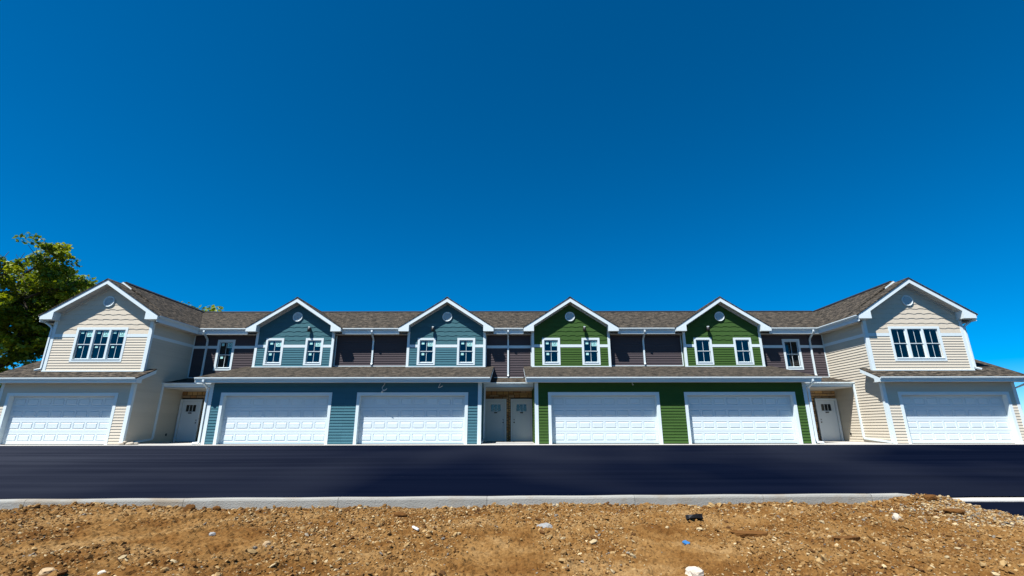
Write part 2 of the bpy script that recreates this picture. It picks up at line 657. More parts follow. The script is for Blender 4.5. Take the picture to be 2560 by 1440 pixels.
def window(parent, x0, x1, y, z0, z1, ns, stickers, dark=False):
    """Outer casing rectangle x0..x1, z0..z1 on a wall at y; ns sashes side by side."""
    cx = (x0 + x1) / 2
    w = thing_part(parent, 'window', (cx, y, z0))
    cw = 0.115
    pr = 0.032
    box('casing', x0, x1, y - pr, y, z1 - cw, z1, 'white', w)
    box('casing', x0, x1, y - pr, y, z0, z0 + cw, 'white', w)
    box('casing', x0, x0 + cw, y - pr, y, z0 + cw, z1 - cw, 'white', w)
    box('casing', x1 - cw, x1, y - pr, y, z0 + cw, z1 - cw, 'white', w)
    box('sill', x0 + cw - 0.02, x1 - cw + 0.02, y - pr - 0.02, y + 0.05, z0 + cw, z0 + cw + 0.03, 'white', w)
    ix0, ix1 = x0 + cw, x1 - cw
    iz0, iz1 = z0 + cw + 0.03, z1 - cw
    mull = 0.10
    sw = ((ix1 - ix0) - mull * (ns - 1)) / ns
    for k in range(ns):
        a = ix0 + k * (sw + mull)
        b_ = a + sw
        if k:
            box('casing', a - mull, a, y - pr + 0.004, y + 0.05, iz0, iz1, 'white', w)
        mid = (iz0 + iz1) / 2
        f = 0.038
        for si, (lo, hi, yy) in enumerate(((mid, iz1, y + 0.022), (iz0, mid, y + 0.050))):
            # one sash: a four-sided frame in one mesh
            V, F = [], []
            ring_o = [(a, lo - (0.012 if si == 0 else 0)), (b_, lo - (0.012 if si == 0 else 0)), (b_, hi), (a, hi)]
            fb = f * (0.75 if si == 0 else 1.0)
            ft = f * (1.0 if si == 0 else 0.6)
            ring_i = [(a + f, ring_o[0][1] + fb), (b_ - f, ring_o[0][1] + fb), (b_ - f, hi - ft), (a + f, hi - ft)]
            for yq in (yy, yy + 0.026):
                V += [(p, yq, q) for p, q in ring_o] + [(p, yq, q) for p, q in ring_i]
            for i in range(4):
                j = (i + 1) % 4
                F += [(i, j, 4 + j, 4 + i), (8 + i, 12 + i, 12 + j, 8 + j), (i, 8 + i, 8 + j, j), (4 + i, 4 + j, 12 + j, 12 + i)]
            add('sash', mesh_from('sash', V, F, 'white'), w)
            gx0, gx1 = ring_i[0][0], ring_i[1][0]
            gz0, gz1 = ring_i[0][1], ring_i[2][1]
            gm = (gx0 + gx1) / 2
            mw_ = 0.009
            box('muntin', gm - mw_, gm + mw_, yy + 0.006, yy + 0.020, gz0, gz1, 'white', w)
            for (pa, pb) in ((gx0, gm - mw_), (gm + mw_, gx1)):
                box('pane', pa, pb, yy + 0.011, yy + 0.016, gz0, gz1, 'glass', w)
            if stickers:
                pw = gm - gx0
                sx = gx0 + pw * 0.18 + random.uniform(-.01, .01)
                st = 0.155 if ns == 1 else 0.125
                h_ = 0.15 if ns == 1 else 0.10
                if si == 0:
                    zt = gz1 - 0.035 + random.uniform(-.01, .005)
                    box('sticker', sx, sx + pw * 0.45, yy + 0.008, yy + 0.0105, zt - h_, zt, 'sticker_plain', w)
                    bx = gm + pw * 0.16
                    box('sticker', bx, gx1 - 0.012, yy + 0.008, yy + 0.0105, gz1 - 0.30, gz1 - 0.02, 'sticker_print', w)
                else:
                    zt = gz1 - 0.05
                    box('sticker', sx + 0.01, sx + 0.01 + pw * 0.42, yy + 0.008, yy + 0.0105, zt - h_ * 0.9, zt, 'sticker_plain', w)
    # the room seen through it
    r0, r1, ry0, ry1, rz0, rz1 = x0 - 0.4, x1 + 0.4, y + 0.135, y + 3.0, z0 - 0.9, z1 + 0.25
    V = [(r0, ry0, rz0), (r1, ry0, rz0), (r1, ry0, rz1), (r0, ry0, rz1), (r0, ry1, rz0), (r1, ry1, rz0), (r1, ry1, rz1), (r0, ry1, rz1)]
    F = [(4, 5, 6, 7), (0, 4, 7, 3), (1, 2, 6, 5), (3, 7, 6, 2), (0, 1, 5, 4)]
    add('room', mesh_from('room', V, F, 'room_wall'), parent)
    return (x0 + 0.10, x1 - 0.10, z0 + 0.10, z1 - 0.10)


def thing_part(parent, name, loc):
    o = add(name, None, parent, Matrix.Translation(loc))
    o.empty_display_size = 0.1
    return o


PANEL = {}


def garage_door(parent, x0, x1, z1):
    """Casing outer x0..x1, top z1, on the wall at y=0; door leaf set back."""
    g = thing_part(parent, 'garage_door', ((x0 + x1) / 2, 0.2, 0))
    cw = 0.135
    box('casing', x0, x0 + cw, -0.03, 0.0, 0, z1 - cw, 'white', g)
    box('casing', x1 - cw, x1, -0.03, 0.0, 0, z1 - cw, 'white', g)
    box('casing', x0, x1, -0.032, 0.0, z1 - cw, z1, 'white', g)
    a, b_ = x0 + cw, x1 - cw
    top = z1 - cw
    box('jamb', a - 0.02, a + 0.012, 0.0005, 0.20, 0, top, 'white', g)
    box('jamb', b_ - 0.012, b_ + 0.02, 0.0005, 0.20, 0, top, 'white', g)
    box('jamb', a + 0.012, b_ - 0.012, 0.0005, 0.20, top - 0.012, top + 0.02, 'white', g)
    box('weather_strip', a + 0.012, b_ - 0.012, 0.17, 0.196, top - 0.055, top - 0.014, 'soffit', g)
    lx0, lx1 = a + 0.014, b_ - 0.014
    h = (top - 0.02) / 4
    box('bottom_seal', lx0, lx1, 0.205, 0.24, 0.002, 0.024, 'rubber', g)
    if 'p' not in PANEL:
        # raised panel: groove, then a bevelled field
        V = [(-.5, 0, -.5), (.5, 0, -.5), (.5, 0, .5), (-.5, 0, .5)]
        ins = (0.035, 0.085), (0.075, 0.19)
        ys = (0.016, -0.006)
        for (ix, iz), yy in zip(ins, ys):
            V += [(-.5 + ix, yy, -.5 + iz), (.5 - ix, yy, -.5 + iz), (.5 - ix, yy, .5 - iz), (-.5 + ix, yy, .5 - iz)]
        F = []
        for r in (0, 4):
            for i in range(4):
                j = (i + 1) % 4
                F.append((r + i, r + j, r + 4 + j, r + 4 + i))
        F.append((8, 9, 10, 11))
        PANEL['p'] = mesh_from('raised_panel', V, F, 'garage_white')
    npan = 8
    pw, ph = 0.515, 0.325
    gap = (lx1 - lx0 - npan * pw) / (npan + 1)
    for i in range(4):
        za, zb = 0.022 + i * h, 0.022 + (i + 1) * h - 0.006
        zc = (za + zb) / 2
        holes = []
        for k in range(npan):
            px = lx0 + gap + k * (pw + gap)
            holes.append((px, px + pw, zc - ph / 2, zc + ph / 2))
        xs = sorted({lx0, lx1, *[q for hh in holes for q in hh[:2]]})
        V, F = [], []

        def quad(p, q, r, s_):
            k0 = len(V)
            V.extend([(p, 0.20, r), (q, 0.20, r), (q, 0.20, s_), (p, 0.20, s_)])
            F.append((k0, k0 + 1, k0 + 2, k0 + 3))
        z0h, z1h = zc - ph / 2, zc + ph / 2
        quad(lx0, lx1, za, z0h)
        quad(lx0, lx1, z1h, zb)
        for j in range(0, len(xs) - 1, 2):
            quad(xs[j], xs[j + 1], z0h, z1h)
        # top and bottom lips and the back of the section
        k0 = len(V)
        V += [(lx0, .2, za), (lx1, .2, za), (lx1, .24, za), (lx0, .24, za), (lx0, .2, zb), (lx1, .2, zb), (lx1, .24, zb), (lx0, .24, zb)]
        F += [(k0, k0 + 3, k0 + 2, k0 + 1), (k0 + 4, k0 + 5, k0 + 6, k0 + 7), (k0 + 2, k0 + 3, k0 + 7, k0 + 6), (k0, k0 + 4, k0 + 7, k0 + 3), (k0 + 1, k0 + 2, k0 + 6, k0 + 5)]
        add('door_section', mesh_from('door_section', V, F, 'garage_white'), g)
        for hh in holes:
            M = Matrix.LocRotScale(Vector(((hh[0] + hh[1]) / 2, 0.20, zc)), None, Vector((pw, 1, ph)))
            add('panel', PANEL['p'], g, M)
    return (a, b_, -0.01, top)


def entry_door(parent, x0, x1, y, z1, knob, planks):
    d = thing_part(parent, 'entry_door', ((x0 + x1) / 2, y, 0.02))
    cw = 0.105
    box('casing', x0, x0 + cw, y - 0.03, y + 0.06, 0.02, z1, 'door_white', d)
    box('casing', x1 - cw, x1, y - 0.03, y + 0.06, 0.02, z1, 'door_white', d)
    box('casing', x0 + cw, x1 - cw, y - 0.028, y + 0.06, z1 - cw, z1, 'door_white', d)
    a, b_ = x0 + cw, x1 - cw
    top = z1 - cw
    box('threshold', a, b_, y - 0.02, y + 0.1, 0.02, 0.045, 'dark_metal', d)
    # leaf with a hole for the three lites
    ww = (b_ - a)
    gx0, gx1 = a + ww * 0.22, b_ - ww * 0.22
    gz0, gz1 = 1.56, 1.90
    lf = wall_front('leaf', a + .004, b_ - .004, y + 0.055, 0.046, top - 0.004, [(gx0, gx1, gz0, gz1)], 'door_white', d, 0.04)
    w3 = (gx1 - gx0) / 3
    for k in range(3):
        box('pane', gx0 + k * w3 + 0.01, gx0 + (k + 1) * w3 - 0.01, y + 0.07, y + 0.076, gz0, gz1, 'glass', d)
        if k:
            box('muntin', gx0 + k * w3 - 0.01, gx0 + k * w3 + 0.01, y + 0.058, y + 0.08, gz0, gz1, 'door_white', d)
    box('shelf', gx0 - 0.04, gx1 + 0.04, y + 0.020, y + 0.055, gz0 - 0.045, gz0 - 0.015, 'door_white', d)
    cx = (a + b_) / 2
    box('corbel', cx - 0.08, cx + 0.08, y + 0.012, y + 0.055, gz0 - 0.11, gz0 - 0.047, 'dark_metal', d)
    if planks:
        p3 = (ww - 0.30) / 3
        for k in range(3):
            px = a + 0.15 + k * p3
            box('plank', px + 0.011, px + p3 - 0.011, y + 0.038, y + 0.0545, 0.25, 1.40, 'door_white', d)
    kx = b_ - 0.07 if knob > 0 else a + 0.07
    for kz, r in ((0.98, 0.034), (1.12, 0.026)):
        add('knob', round_mesh('knob', 10, 5, r, r, 'dark_metal'), d, Matrix.Translation((kx, y + 0.025, kz)))
    box('dark_hall', x0, x1, y + 0.13, y + 0.6, 0.03, z1, 'room_wall', d)


ROUND = {}


def round_mesh(name, nu, nv, r, rz, mat):
    key = (nu, nv, r, rz, mat)
    if key in ROUND:
        return ROUND[key]
    V, F = [(0, 0, -rz)], []
    for j in range(1, nv):
        t = -math.pi / 2 + math.pi * j / nv
        for i in range(nu):
            a = 2 * math.pi * i / nu
            V.append((r * math.cos(t) * math.cos(a), r * math.cos(t) * math.sin(a), rz * math.sin(t)))
    V.append((0, 0, rz))
    for i in range(nu):
        F.append((0, 1 + (i + 1) % nu, 1 + i))
    for j in range(nv - 2):
        for i in range(nu):
            a, b_ = 1 + j * nu + i, 1 + j * nu + (i + 1) % nu
            F.append((a, b_, b_ + nu, a + nu))
    e = len(V) - 1
    for i in range(nu):
        F.append((e, e - nu + i, e - nu + (i + 1) % nu))
    ROUND[key] = mesh_from(name, V, F, mat, True)
    return ROUND[key]


STONES = []


def stone_mesh(k):
    while len(STONES) < 9:
        r = random.Random(100 + len(STONES))
        V = []
        for yy, s_ in ((0.0, 0.5), (-0.6, 0.5), (-1.0, 0.44)):
            for (sx, sz) in ((-1, -1), (1, -1), (1, 1), (-1, 1)):
                j = 0.03
                V.append((sx * s_ * (1 + r.uniform(-j, j)), yy * (1 + (r.uniform(-.25, .25) if yy else 0)), sz * s_ * (1 + r.uniform(-j, j) * 2)))
        F = []
        for q in (0, 4):
            for i in range(4):
                j2 = (i + 1) % 4
                F.append((q + i, q + j2, q + 4 + j2, q + 4 + i))
        F.append((8, 9, 10, 11))
        STONES.append(mesh_from('ashlar', V, F, ('stone_a', 'stone_b', 'stone_c')[len(STONES) % 3]))
    return STONES[k % 9]


def stonework(wall, x0, x1, y, z0, z1, holes):
    z = z1
    while z > z0 + 0.03:
        h = random.choice((0.10, 0.12, 0.135, 0.15, 0.20))
        if z - h < z0 + 0.05:
            h = z - z0
        x = x0
        while x < x1 - 0.02:
            w = random.uniform(0.22, 0.52) if h < 0.16 else random.uniform(0.25, 0.42)
            if x + w > x1 - 0.12:
                w = x1 - x
            a, b_ = x, x + w
            # trim against door casings
            segs = [(a, b_)]
            for (h0, h1, hz0, hz1) in holes:
                if hz0 < z - h / 2 < hz1:
                    ns_ = []
                    for (p, q) in segs:
                        if h1 <= p or h0 >= q:
                            ns_.append((p, q))
                        else:
                            if h0 - p > 0.05:
                                ns_.append((p, h0))
                            if q - h1 > 0.05:
                                ns_.append((h1, q))
                    segs = ns_
            for (p, q) in segs:
                M = Matrix.LocRotScale(Vector(((p + q) / 2, y, z - h / 2)), None, Vector((q - p - 0.024, random.uniform(0.03, 0.05), h - 0.024)))
                add('stone', stone_mesh(random.randrange(9)), wall, M)
            x = b_
        z -= h


def gutter_x(parent, x0, x1, yb, zt, name='gutter'):
    """K-style gutter hung on a fascia at y=yb, top at zt."""
    P = [(yb, zt - .012), (yb, zt - .115), (yb - .052, zt - .115), (yb - .058, zt - .085), (yb - .080, zt - .055), (yb - .108, zt - .046), (yb - .112, zt - .042), (yb - .112, zt), (yb - .098, zt), (yb - .094, zt - .012)]
    return prism(name, P, x0, x1, 'x', 'white_metal', parent)


def gutter_y(parent, y0, y1, xb, zt, s):
    P = [(0, -.012), (0, -.115), (.052, -.115), (.058, -.085), (.080, -.055), (.108, -.046), (.112, -.042), (.112, 0), (.098, 0), (.094, -.012)]
    return prism('gutter', [(xb - s * p, zt + q) for p, q in P], y0, y1, 'y', 'white_metal', parent)


def gable_vent(parent, cx, y, cz, r=0.275):
    v = thing_part(parent, 'gable_vent', (cx, y, cz))
    n = 40
    V, F = [], []
    prof = [(r, 0.0), (r, -0.035), (r * 0.93, -0.052), (r * 0.80, -0.045), (r * 0.76, -0.012)]
    for (rr, yy) in prof:
        for i in range(n):
            a = 2 * math.pi * i / n
            V.append((cx + rr * math.cos(a), y + yy, cz + rr * math.sin(a)))
    for k in range(len(prof) - 1):
        for i in range(n):
            j = (i + 1) % n
            F.append((k * n + i, k * n + j, (k + 1) * n + j, (k + 1) * n + i))
    dn = [V[(len(prof) - 1) * n + i] for i in range(n)]
    add('screen', mesh_from('screen', dn, [tuple(range(n))], 'dark_metal'), v)
    add('rim', mesh_from('rim', V, F, 'white', False), v)
    ri = r * 0.76
    ns_ = 8
    for k in range(ns_):
        zz = cz - ri + (k + 0.5) * 2 * ri / ns_
        hw = math.sqrt(max(0.0, ri * ri - (zz - cz) ** 2)) * 0.97
        prism('slat', [(y - 0.013, zz + 0.020), (y - 0.040, zz - 0.020), (y - 0.043, zz - 0.012), (y - 0.016, zz + 0.028)], cx - hw, cx + hw, 'x', 'white', v)


def wall_lamp(parent, x, y, z):
    l = thing_part(parent, 'wall_lamp', (x, y, z))
    box('bracket', x - 0.05, x + 0.05, y - 0.05, y - 0.006, z - 0.02, z + 0.10, 'dark_metal', l)
    V, F = [], []
    n = 14
    for (rr, zz) in ((0.0, 0.085), (0.05, 0.085), (0.085, 0.03), (0.09, -0.12), (0.07, -0.13), (0.0, -0.10)):
        for i in range(n):
            a = 2 * math.pi * i / n
            V.append((x + rr * math.cos(a), y - 0.14 + rr * math.sin(a), z + zz))
    for k in range(5):
        for i in range(n):
            j = (i + 1) % n
            F.append((k * n + i, k * n + j, (k + 1) * n + j, (k + 1) * n + i))
    add('shade', mesh_from('shade', V, F, 'dark_metal', True), l)
    box('cap', x - 0.045, x + 0.05, y - 0.19, y - 0.08, z + 0.086, z + 0.13, 'white_metal', l)


def gable_trim(h, cx, half, apex, slope, fd, yf, yw, zret, rin, soff='soffit'):
    """Rake fascia, soffit, frieze and boxed returns of a street-facing gable."""
    zr = lambda d: apex - slope * d
    t = 0.035
    fb = lambda d: zr(d) - fd
    for sg in (-1, 1):
        X = lambda d: cx + sg * d
        prism('fascia', [(X(0), zr(0) - t), (X(half), zr(half) - t), (X(half), zr(half) - t - 0.05), (X(rin), fb(rin)), (X(0), fb(0))], yf, yf + 0.026, 'y', 'white', h)
        prism('gable_return', [(X(half - .01), zr(half) - t - 0.03), (X(half - .01), zret), (X(rin), zret), (X(rin), fb(rin) + 0.02)], yf - 0.006, yw - 0.004, 'y', 'white', h)
        prism('soffit', [(X(0.0), fb(0) + 0.02), (X(rin + .02), fb(rin + .02) + 0.02), (X(rin + .02), fb(rin + .02) + 0.032), (X(0.0), fb(0) + 0.032)], yf + 0.027, yw + 0.02, 'y', soff, h)
        prism('frieze', [(X(0.0), fb(0) + 0.018), (X(rin - .02), fb(rin - .02) + 0.018), (X(rin - .02), fb(rin - .02) - 0.06), (X(0.0), fb(0) - 0.06)], yw - 0.045, yw - 0.001, 'y', soff, h)


# shared measures (metres)
Y_REC, Y_DOR, Y_DOOR, Y_UP = 3.58, 3.27, 3.40, 0.33
LS, LY0, LZ0 = 0.2445, -0.47, 2.955          # lower roof of the middle houses
lower = lambda y: LZ0 + LS * (y - LY0)
MS, MY0, MZ0 = 0.452, 3.05, 5.985            # main roof
mainz = lambda y: MZ0 + MS * (y - MY0)
Y_RIDGE, Y_BACK = 7.30, 11.1


def slab(name, f, y0, y1, x0, x1, parent, t=0.05, mat='shingle_x'):
    return prism(name, [(y0, f(y0)), (y1, f(y1)), (y1, f(y1) - t), (y0, f(y0) - t)], x0, x1, 'x', mat, parent)


def mid_house(s, inner, body, label):
    """One of the four coloured houses. s = side of the row, lengths along it counted from the middle."""
    m0, m1 = (0.0, 7.57) if inner else (7.57, 17.45)
    X = lambda q: s * q
    h = thing('townhouse', label, 'house', (X((m0 + m1) / 2), 1.5, 0), 'houses of the terrace')
    mat, shk = body, body + '_shake'
    # ---- garage front
    g0, g1 = (1.26, 7.569) if inner else (7.571, 13.87)
    ga, gb = (1.855, 7.015) if inner else (8.174, 13.334)
    x0, x1 = sorted((X(ga), X(gb)))
    hole = garage_door(h, x0, x1, 2.30)
    wx0, wx1 = sorted((X(g0), X(g1)))
    w = wall_front('garage_wall', wx0, wx1, 0.0, 0.0, 2.90, [hole], mat, h, 0.2)
    cb = (X(1.26), X(1.40)) if inner else (X(13.73), X(13.87))
    cb = sorted(cb)
    hz = [(x0, x1, -1, 2.30), (cb[0], cb[1], -1, 3)]
    siding(w, Vector((0, 0, 0)), XU, YIN, (wx0, wx1), 0.035, 2.735, hz, mat)
    box('corner_board', cb[0], cb[1], -0.032, 0.0, 0.0, 2.735, 'white', h)
    # side wall of the garage towards the porch
    qs = 1.26 if inner else 13.87
    sgn = -1 if inner else 1                       # outward along the row
    n_out = s * sgn
    xa = X(qs)
    sw = prism('garage_side_wall', [(0.0, 0), (Y_REC, 0), (Y_REC, lower(Y_REC) - .06), (0.0, lower(0) - .06)], xa, xa - n_out * 0.1, 'x', mat, h)
    inw = Vector((-n_out, 0, 0))
    uu = Vector((0, -1, 0)) if inw.x > 0 else Vector((0, 1, 0))
    ys = (-(Y_DOOR), -0.10) if uu.y < 0 else (0.10, Y_DOOR)
    siding(sw, Vector((xa, 0, 0)), uu, inw, ys, 0.035, 2.62, [], mat)
    box('corner_board', xa + n_out * 0.001, xa + n_out * 0.030, -0.031, 0.10, 0.0, 2.72, 'white', h)
    # ---- lower roof over the garage
    r0, r1 = (0.81, 7.5695) if inner else (7.5705, 14.40)
    slab('lower_roof', lower, LY0, Y_REC + .02, X(r0), X(r1), h)
    e0, e1 = (r0 + .012, r1) if inner else (r0, r1 - .012)
    box('fascia', X(e0), X(e1), -0.44, -0.415, 2.725, 2.895, 'white_metal', h)
    gutter_x(h, X(e0), X(e1), -0.4405, 2.945)
    box('soffit', X(e0), X(e1), -0.414, 0.01, 2.736, 2.75, 'soffit', h)
    rk = r0 if inner else r1
    rs = 1 if inner else -1
    zz = lambda y: lower(y) - 0.052
    prism('rake_board', [(-0.45, zz(-.45)), (Y_REC, zz(Y_REC)), (Y_REC, zz(Y_REC) - .16), (-.22, zz(-.22) - .16), (-0.45, 2.725)], X(rk + rs * .006), X(rk + rs * .03), 'x', 'white', h)
    ra, rb = sorted((rk + rs * .03, qs))
    prism('soffit', [(-.41, zz(-.41) - .14), (Y_REC, zz(Y_REC) - .14), (Y_REC, zz(Y_REC) - .155), (-.41, zz(-.41) - .155)], X(ra), X(rb), 'x', 'soffit', h)
    # ---- porch and entry door
    pm0, pm1 = (0.0, 1.26) if inner else (13.87, 17.45)
    px0, px1 = sorted((X(pm0), X(pm1)))
    pw = wall_front('porch_wall', px0, px1, Y_DOOR, 0.0, 2.66, [], 'mortar', h, 0.1)
    if inner:
        d0, d1 = sorted((X(0.115), X(1.245)))
    else:
        d0, d1 = sorted((X(16.245), X(17.385)))
    stonework(pw, px0, px1, Y_DOOR, 0.03, 2.60, [(d0, d1, -1, 2.185)])
    # door is on the wall: cut its place by standing it just proud of the stone backing
    entry_door(h, d0, d1, Y_DOOR - 0.125, 2.185, -s if inner else (1 if s < 0 else -1), inner)
    slab('porch_roof', lambda y: 2.915 + 0.232 * (y - 1.78), 1.74, Y_REC + .02, X(pm0 + (0.0005 if inner else .0)), X(pm1), h)
    box('fascia', px0, px1, 1.80, 1.825, 2.69, 2.86, 'white_metal', h)
    gutter_x(h, px0, px1, 1.7995, 2.905)
    box('porch_ceiling', px0, px1, 1.826, Y_DOOR - .001, 2.655, 2.672, 'soffit', h)
    box('frieze', px0, px1, Y_DOOR - 0.05, Y_DOOR - 0.002, 2.60, 2.654, 'soffit', h)
    box('porch_floor', px0, px1, 0.02, Y_DOOR - 0.001, -0.1, 0.018, 'concrete', h)
    # ---- upper floor: recessed slate walls and the gabled bay
    c = 3.41 if inner else 11.73
    half = 2.14
    b0, b1 = c - half, c + half
    cx = X(c)
    apex, slope = 7.69, 0.65
    fd = 0.275
    roofl = lambda d: apex - slope * d - fd
    zb = lower(Y_DOR) + 0.005
    wins = []
    for off in (-1.085, 1.085):
        wc = cx + off
        wins.append((wc - 0.49, wc + 0.49, 3.97, 5.455))
    holes = []
    stick = not (s > 0 and not inner)
    for wn_ in wins:
        holes.append(window(h, wn_[0], wn_[1], Y_DOR, wn_[2], wn_[3], 1, stick))
    bw = wall_front('bay_wall', cx - half, cx + half, Y_DOR, zb - .08, 5.80, holes, mat, h)
    prism('gable_wall', [(cx - half, 5.80), (cx + half, 5.80), (cx + half, roofl(half) + .05), (cx, roofl(0) + .05), (cx - half, roofl(half) + .05)], Y_DOR, Y_DOR + .12, 'y', mat, h)
    cbw = 0.125
    box('corner_board', cx - half, cx - half + cbw, Y_DOR - .034, Y_DOR, zb, 5.80, 'white', h)
    box('corner_board', cx + half - cbw, cx + half, Y_DOR - .034, Y_DOR, zb, 5.80, 'white', h)
    box('flashing', cx - half - .02, cx + half + .02, Y_DOR - .05, Y_DOR, zb - .01, zb + .035, 'white_metal', h)
    hz = [(a, b_, c_, d) for (a, b_, c_, d) in wins]
    siding(bw, Vector((0, Y_DOR, 0)), XU, YIN, (cx - half + cbw, cx + half - cbw), zb + .036, 4.937, hz, mat)
    xs = [cx - half + cbw, wins[0][0], wins[0][1], wins[1][0], wins[1][1], cx + half - cbw]
    for k in (0, 2, 4):
        box('belt_board', xs[k], xs[k + 1], Y_DOR - .028, Y_DOR, 4.937, 5.09, 'white', h)
    shakes(bw, cx, Y_DOR, 5.091, roofl, half - cbw + 0.005, wins, shk)
    gable_vent(h, cx, Y_DOR - 0.024, 6.645)
    wall_lamp(h, (X(c) + (0.76 if (s < 0) != inner else -0.76)), Y_DOR - .02, 5.94)
    # bay side walls and white inner corners
    for sg in (-1, 1):
        xw = cx + sg * half
        prism('bay_side_wall', [(Y_DOR, zb - .1), (Y_REC, zb - .1), (Y_REC, 5.75), (Y_DOR, 5.75)], xw - sg * .002, xw - sg * .06, 'x', mat, h)
        box('corner_trim', xw, xw + sg * .055, Y_REC - .03, Y_REC, lower(Y_REC), 5.66, 'white', h)
        box('corner_board', xw, xw + sg * .012, Y_DOR - .033, Y_DOR + .09, zb, 5.78, 'white', h)
    prism('bay_roof', [(cx, apex), (cx + 2.62, apex - slope * 2.62), (cx + 2.62, apex - slope * 2.62 - .05), (cx, apex - .05), (cx - 2.62, apex - slope * 2.62 - .05), (cx - 2.62, apex - slope * 2.62)], 2.85, 6.93, 'y', 'shingle_y', h)
    prism('ridge_cap', [(cx - .14, apex - .09), (cx, apex + .012), (cx + .14, apex - .09), (cx + .14, apex - .075), (cx, apex + .03), (cx - .14, apex - .075)], 2.86, 6.90, 'y', 'shingle_x', h)
    gable_trim(h, cx, 2.60, apex, slope, fd, 2.87, Y_DOR, 5.765, 2.03)
    # slate walls each side of the bay
    if inner:
        recs = [(0.0, b0 - .055, 3.31, True, []), (b1 + .055, 7.57, lower(Y_REC), False, [])]
    else:
        recs = [(7.57, b0 - .055, lower(Y_REC), False, []), (b1 + .055, 17.45, 3.32, True, [(15.17, 16.135, 3.735, 5.43)])]
    for (q0, q1, zbase, belt, wl_) in recs:
        xa, xb = sorted((X(q0), X(q1)))
        hol, full = [], []
        for (wa, wb, wz0, wz1) in wl_:
            wa, wb = sorted((X(wa), X(wb)))
            hol.append(window(h, wa, wb, Y_REC, wz0, wz1, 1, s < 0))
            full.append((wa, wb, wz0, wz1))
        rw = wall_front('recess_wall', xa, xb, Y_REC, zbase - .5, 5.80, hol, 'slate', h)
        if belt:
            siding(rw, Vector((0, Y_REC, 0)), XU, YIN, (xa, xb), zbase + .04, 4.935, full, 'slate')
            siding(rw, Vector((0, Y_REC, 0)), XU, YIN, (xa, xb), 5.085, 5.655, full, 'slate', 0.19)
            cuts = sorted([xa, xb] + [v for f in full for v in f[:2]])
            for k in range(0, len(cuts), 2):
                box('belt_board', cuts[k], cuts[k + 1], Y_REC - .03, Y_REC, 4.935, 5.085, 'white', h)
            fx0, fx1 = (xa, xb) if inner else sorted((X(14.42), X(17.45)))
            if inner:
                fx0, fx1 = sorted((X(0), X(0.80)))
            box('flashing', fx0, fx1, Y_REC - .045, Y_REC, zbase - .0, zbase + .04, 'white_metal', h)
        else:
            siding(rw, Vector((0, Y_REC, 0)), XU, YIN, (xa, xb), zbase + .04, 5.655, full, 'slate')
            box('flashing', xa, xb, Y_REC - .045, Y_REC, zbase - .005, zbase + .035, 'white_metal', h)
    # ---- main roof and eaves
    rr1 = m1 - .0005 if inner else 19.55
    for (q0, q1, ys_) in ((m0 + .0005, b0, MY0), (b0, b1, 3.62), (b1, rr1, MY0)):
        slab('main_roof', mainz, ys_, Y_RIDGE, X(q0), X(q1), h)
    slab('back_roof', lambda y: mainz(2 * Y_RIDGE - y), Y_RIDGE, 11.5, X(m0 + .0005), X(rr1), h)
    prism('ridge_vent', [(Y_RIDGE - .17, mainz(Y_RIDGE) - .065), (Y_RIDGE, mainz(Y_RIDGE) + .03), (Y_RIDGE + .17, mainz(Y_RIDGE) - .065), (Y_RIDGE + .17, mainz(Y_RIDGE) - .04), (Y_RIDGE, mainz(Y_RIDGE) + .055), (Y_RIDGE - .17, mainz(Y_RIDGE) - .04)], X(m0 + .0005), X(rr1), 'x', 'rubber', h)
    eaves = [(m0, c - 2.592), (c + 2.592, m1)] if inner else [(m0, c - 2.592), (c + 2.592, 17.02)]
    for i, (q0, q1) in enumerate(eaves):
        box('fascia', X(q0), X(q1), 3.13, 3.155, 5.655, 5.925, 'white_metal', h)
        gutter_x(h, X(q0), X(q1), 3.1295, 5.968)
    box('soffit', X(m0), X(b0), 3.156, Y_REC, 5.66, 5.674, 'soffit', h)
    box('soffit', X(b1), X(m1), 3.156, Y_REC, 5.66, 5.674, 'soffit', h)
    # ---- downspouts
    def spout(x, yw, zt, yt, zbot, kick=None):
        y_ = yw - .05
        P = [(x, yt, zt), (x, yt, zt - .10), (x, yt + .05, zt - .17), (x, y_ - .05, zt - .42), (x, y_, zt - .52)]
        if kick:
            P += [(x, y_, zbot + .16), (x + kick[0] * .02, y_ - .02, zbot + .09), (x + kick[0], y_ + kick[1], zbot + kick[2])]
        else:
            P += [(x, y_, zbot + .12), (x, y_ - .03, zbot + .05), (x, y_ - .08, zbot + .02)]
        sweep('downspout', P, .085, .065, 'white_metal', h)
    if inner:
        if s < 0:
            spout(-7.50, Y_REC, 5.87, 3.075, lower(Y_REC) + .05)
            spout(-0.03, Y_REC, 5.87, 3.075, 3.36)
            sweep('downspout', [(-1.18, 1.75, 2.80), (-1.18, 1.75, 2.7), (-1.2, 1.75, .3), (-1.2, 1.70, .18), (-1.2, 0.25, .08)], .08, .06, 'white_metal', h)
            for (wx, wz, P) in ((-5.75, 2.72, [(0, 0), (-.01, -.07), (-.06, -.14), (-.10, -.22), (-.06, -.30), (0.02, -.33), (.10, -.30), (.14, -.26), (.10, -.32), (-.02, -.36), (-.08, -.40), (-.05, -.45), (0.0, -.44)]),
                                (-3.16, 2.72, [(0, 0), (-.04, -.1), (-.08, -.22), (-.02, -.21), (.06, -.17), (.12, -.14)])):
                wire('loose_cable', [(wx + a, -.06 - .02 * k, wz + b_) for k, (a, b_) in enumerate(P)], .011, 'cable', h)
        else:
            spout(7.46, Y_REC, 5.87, 3.075, lower(Y_REC) + .05)
            wire('loose_cable', [(5.80, -.06, 2.73), (5.79, -.08, 2.66), (5.82, -.1, 2.60), (5.84, -.09, 2.66)], .012, 'cable', h)
    else:
        spout(X(16.70), Y_REC, 5.87, 3.075, 3.38)
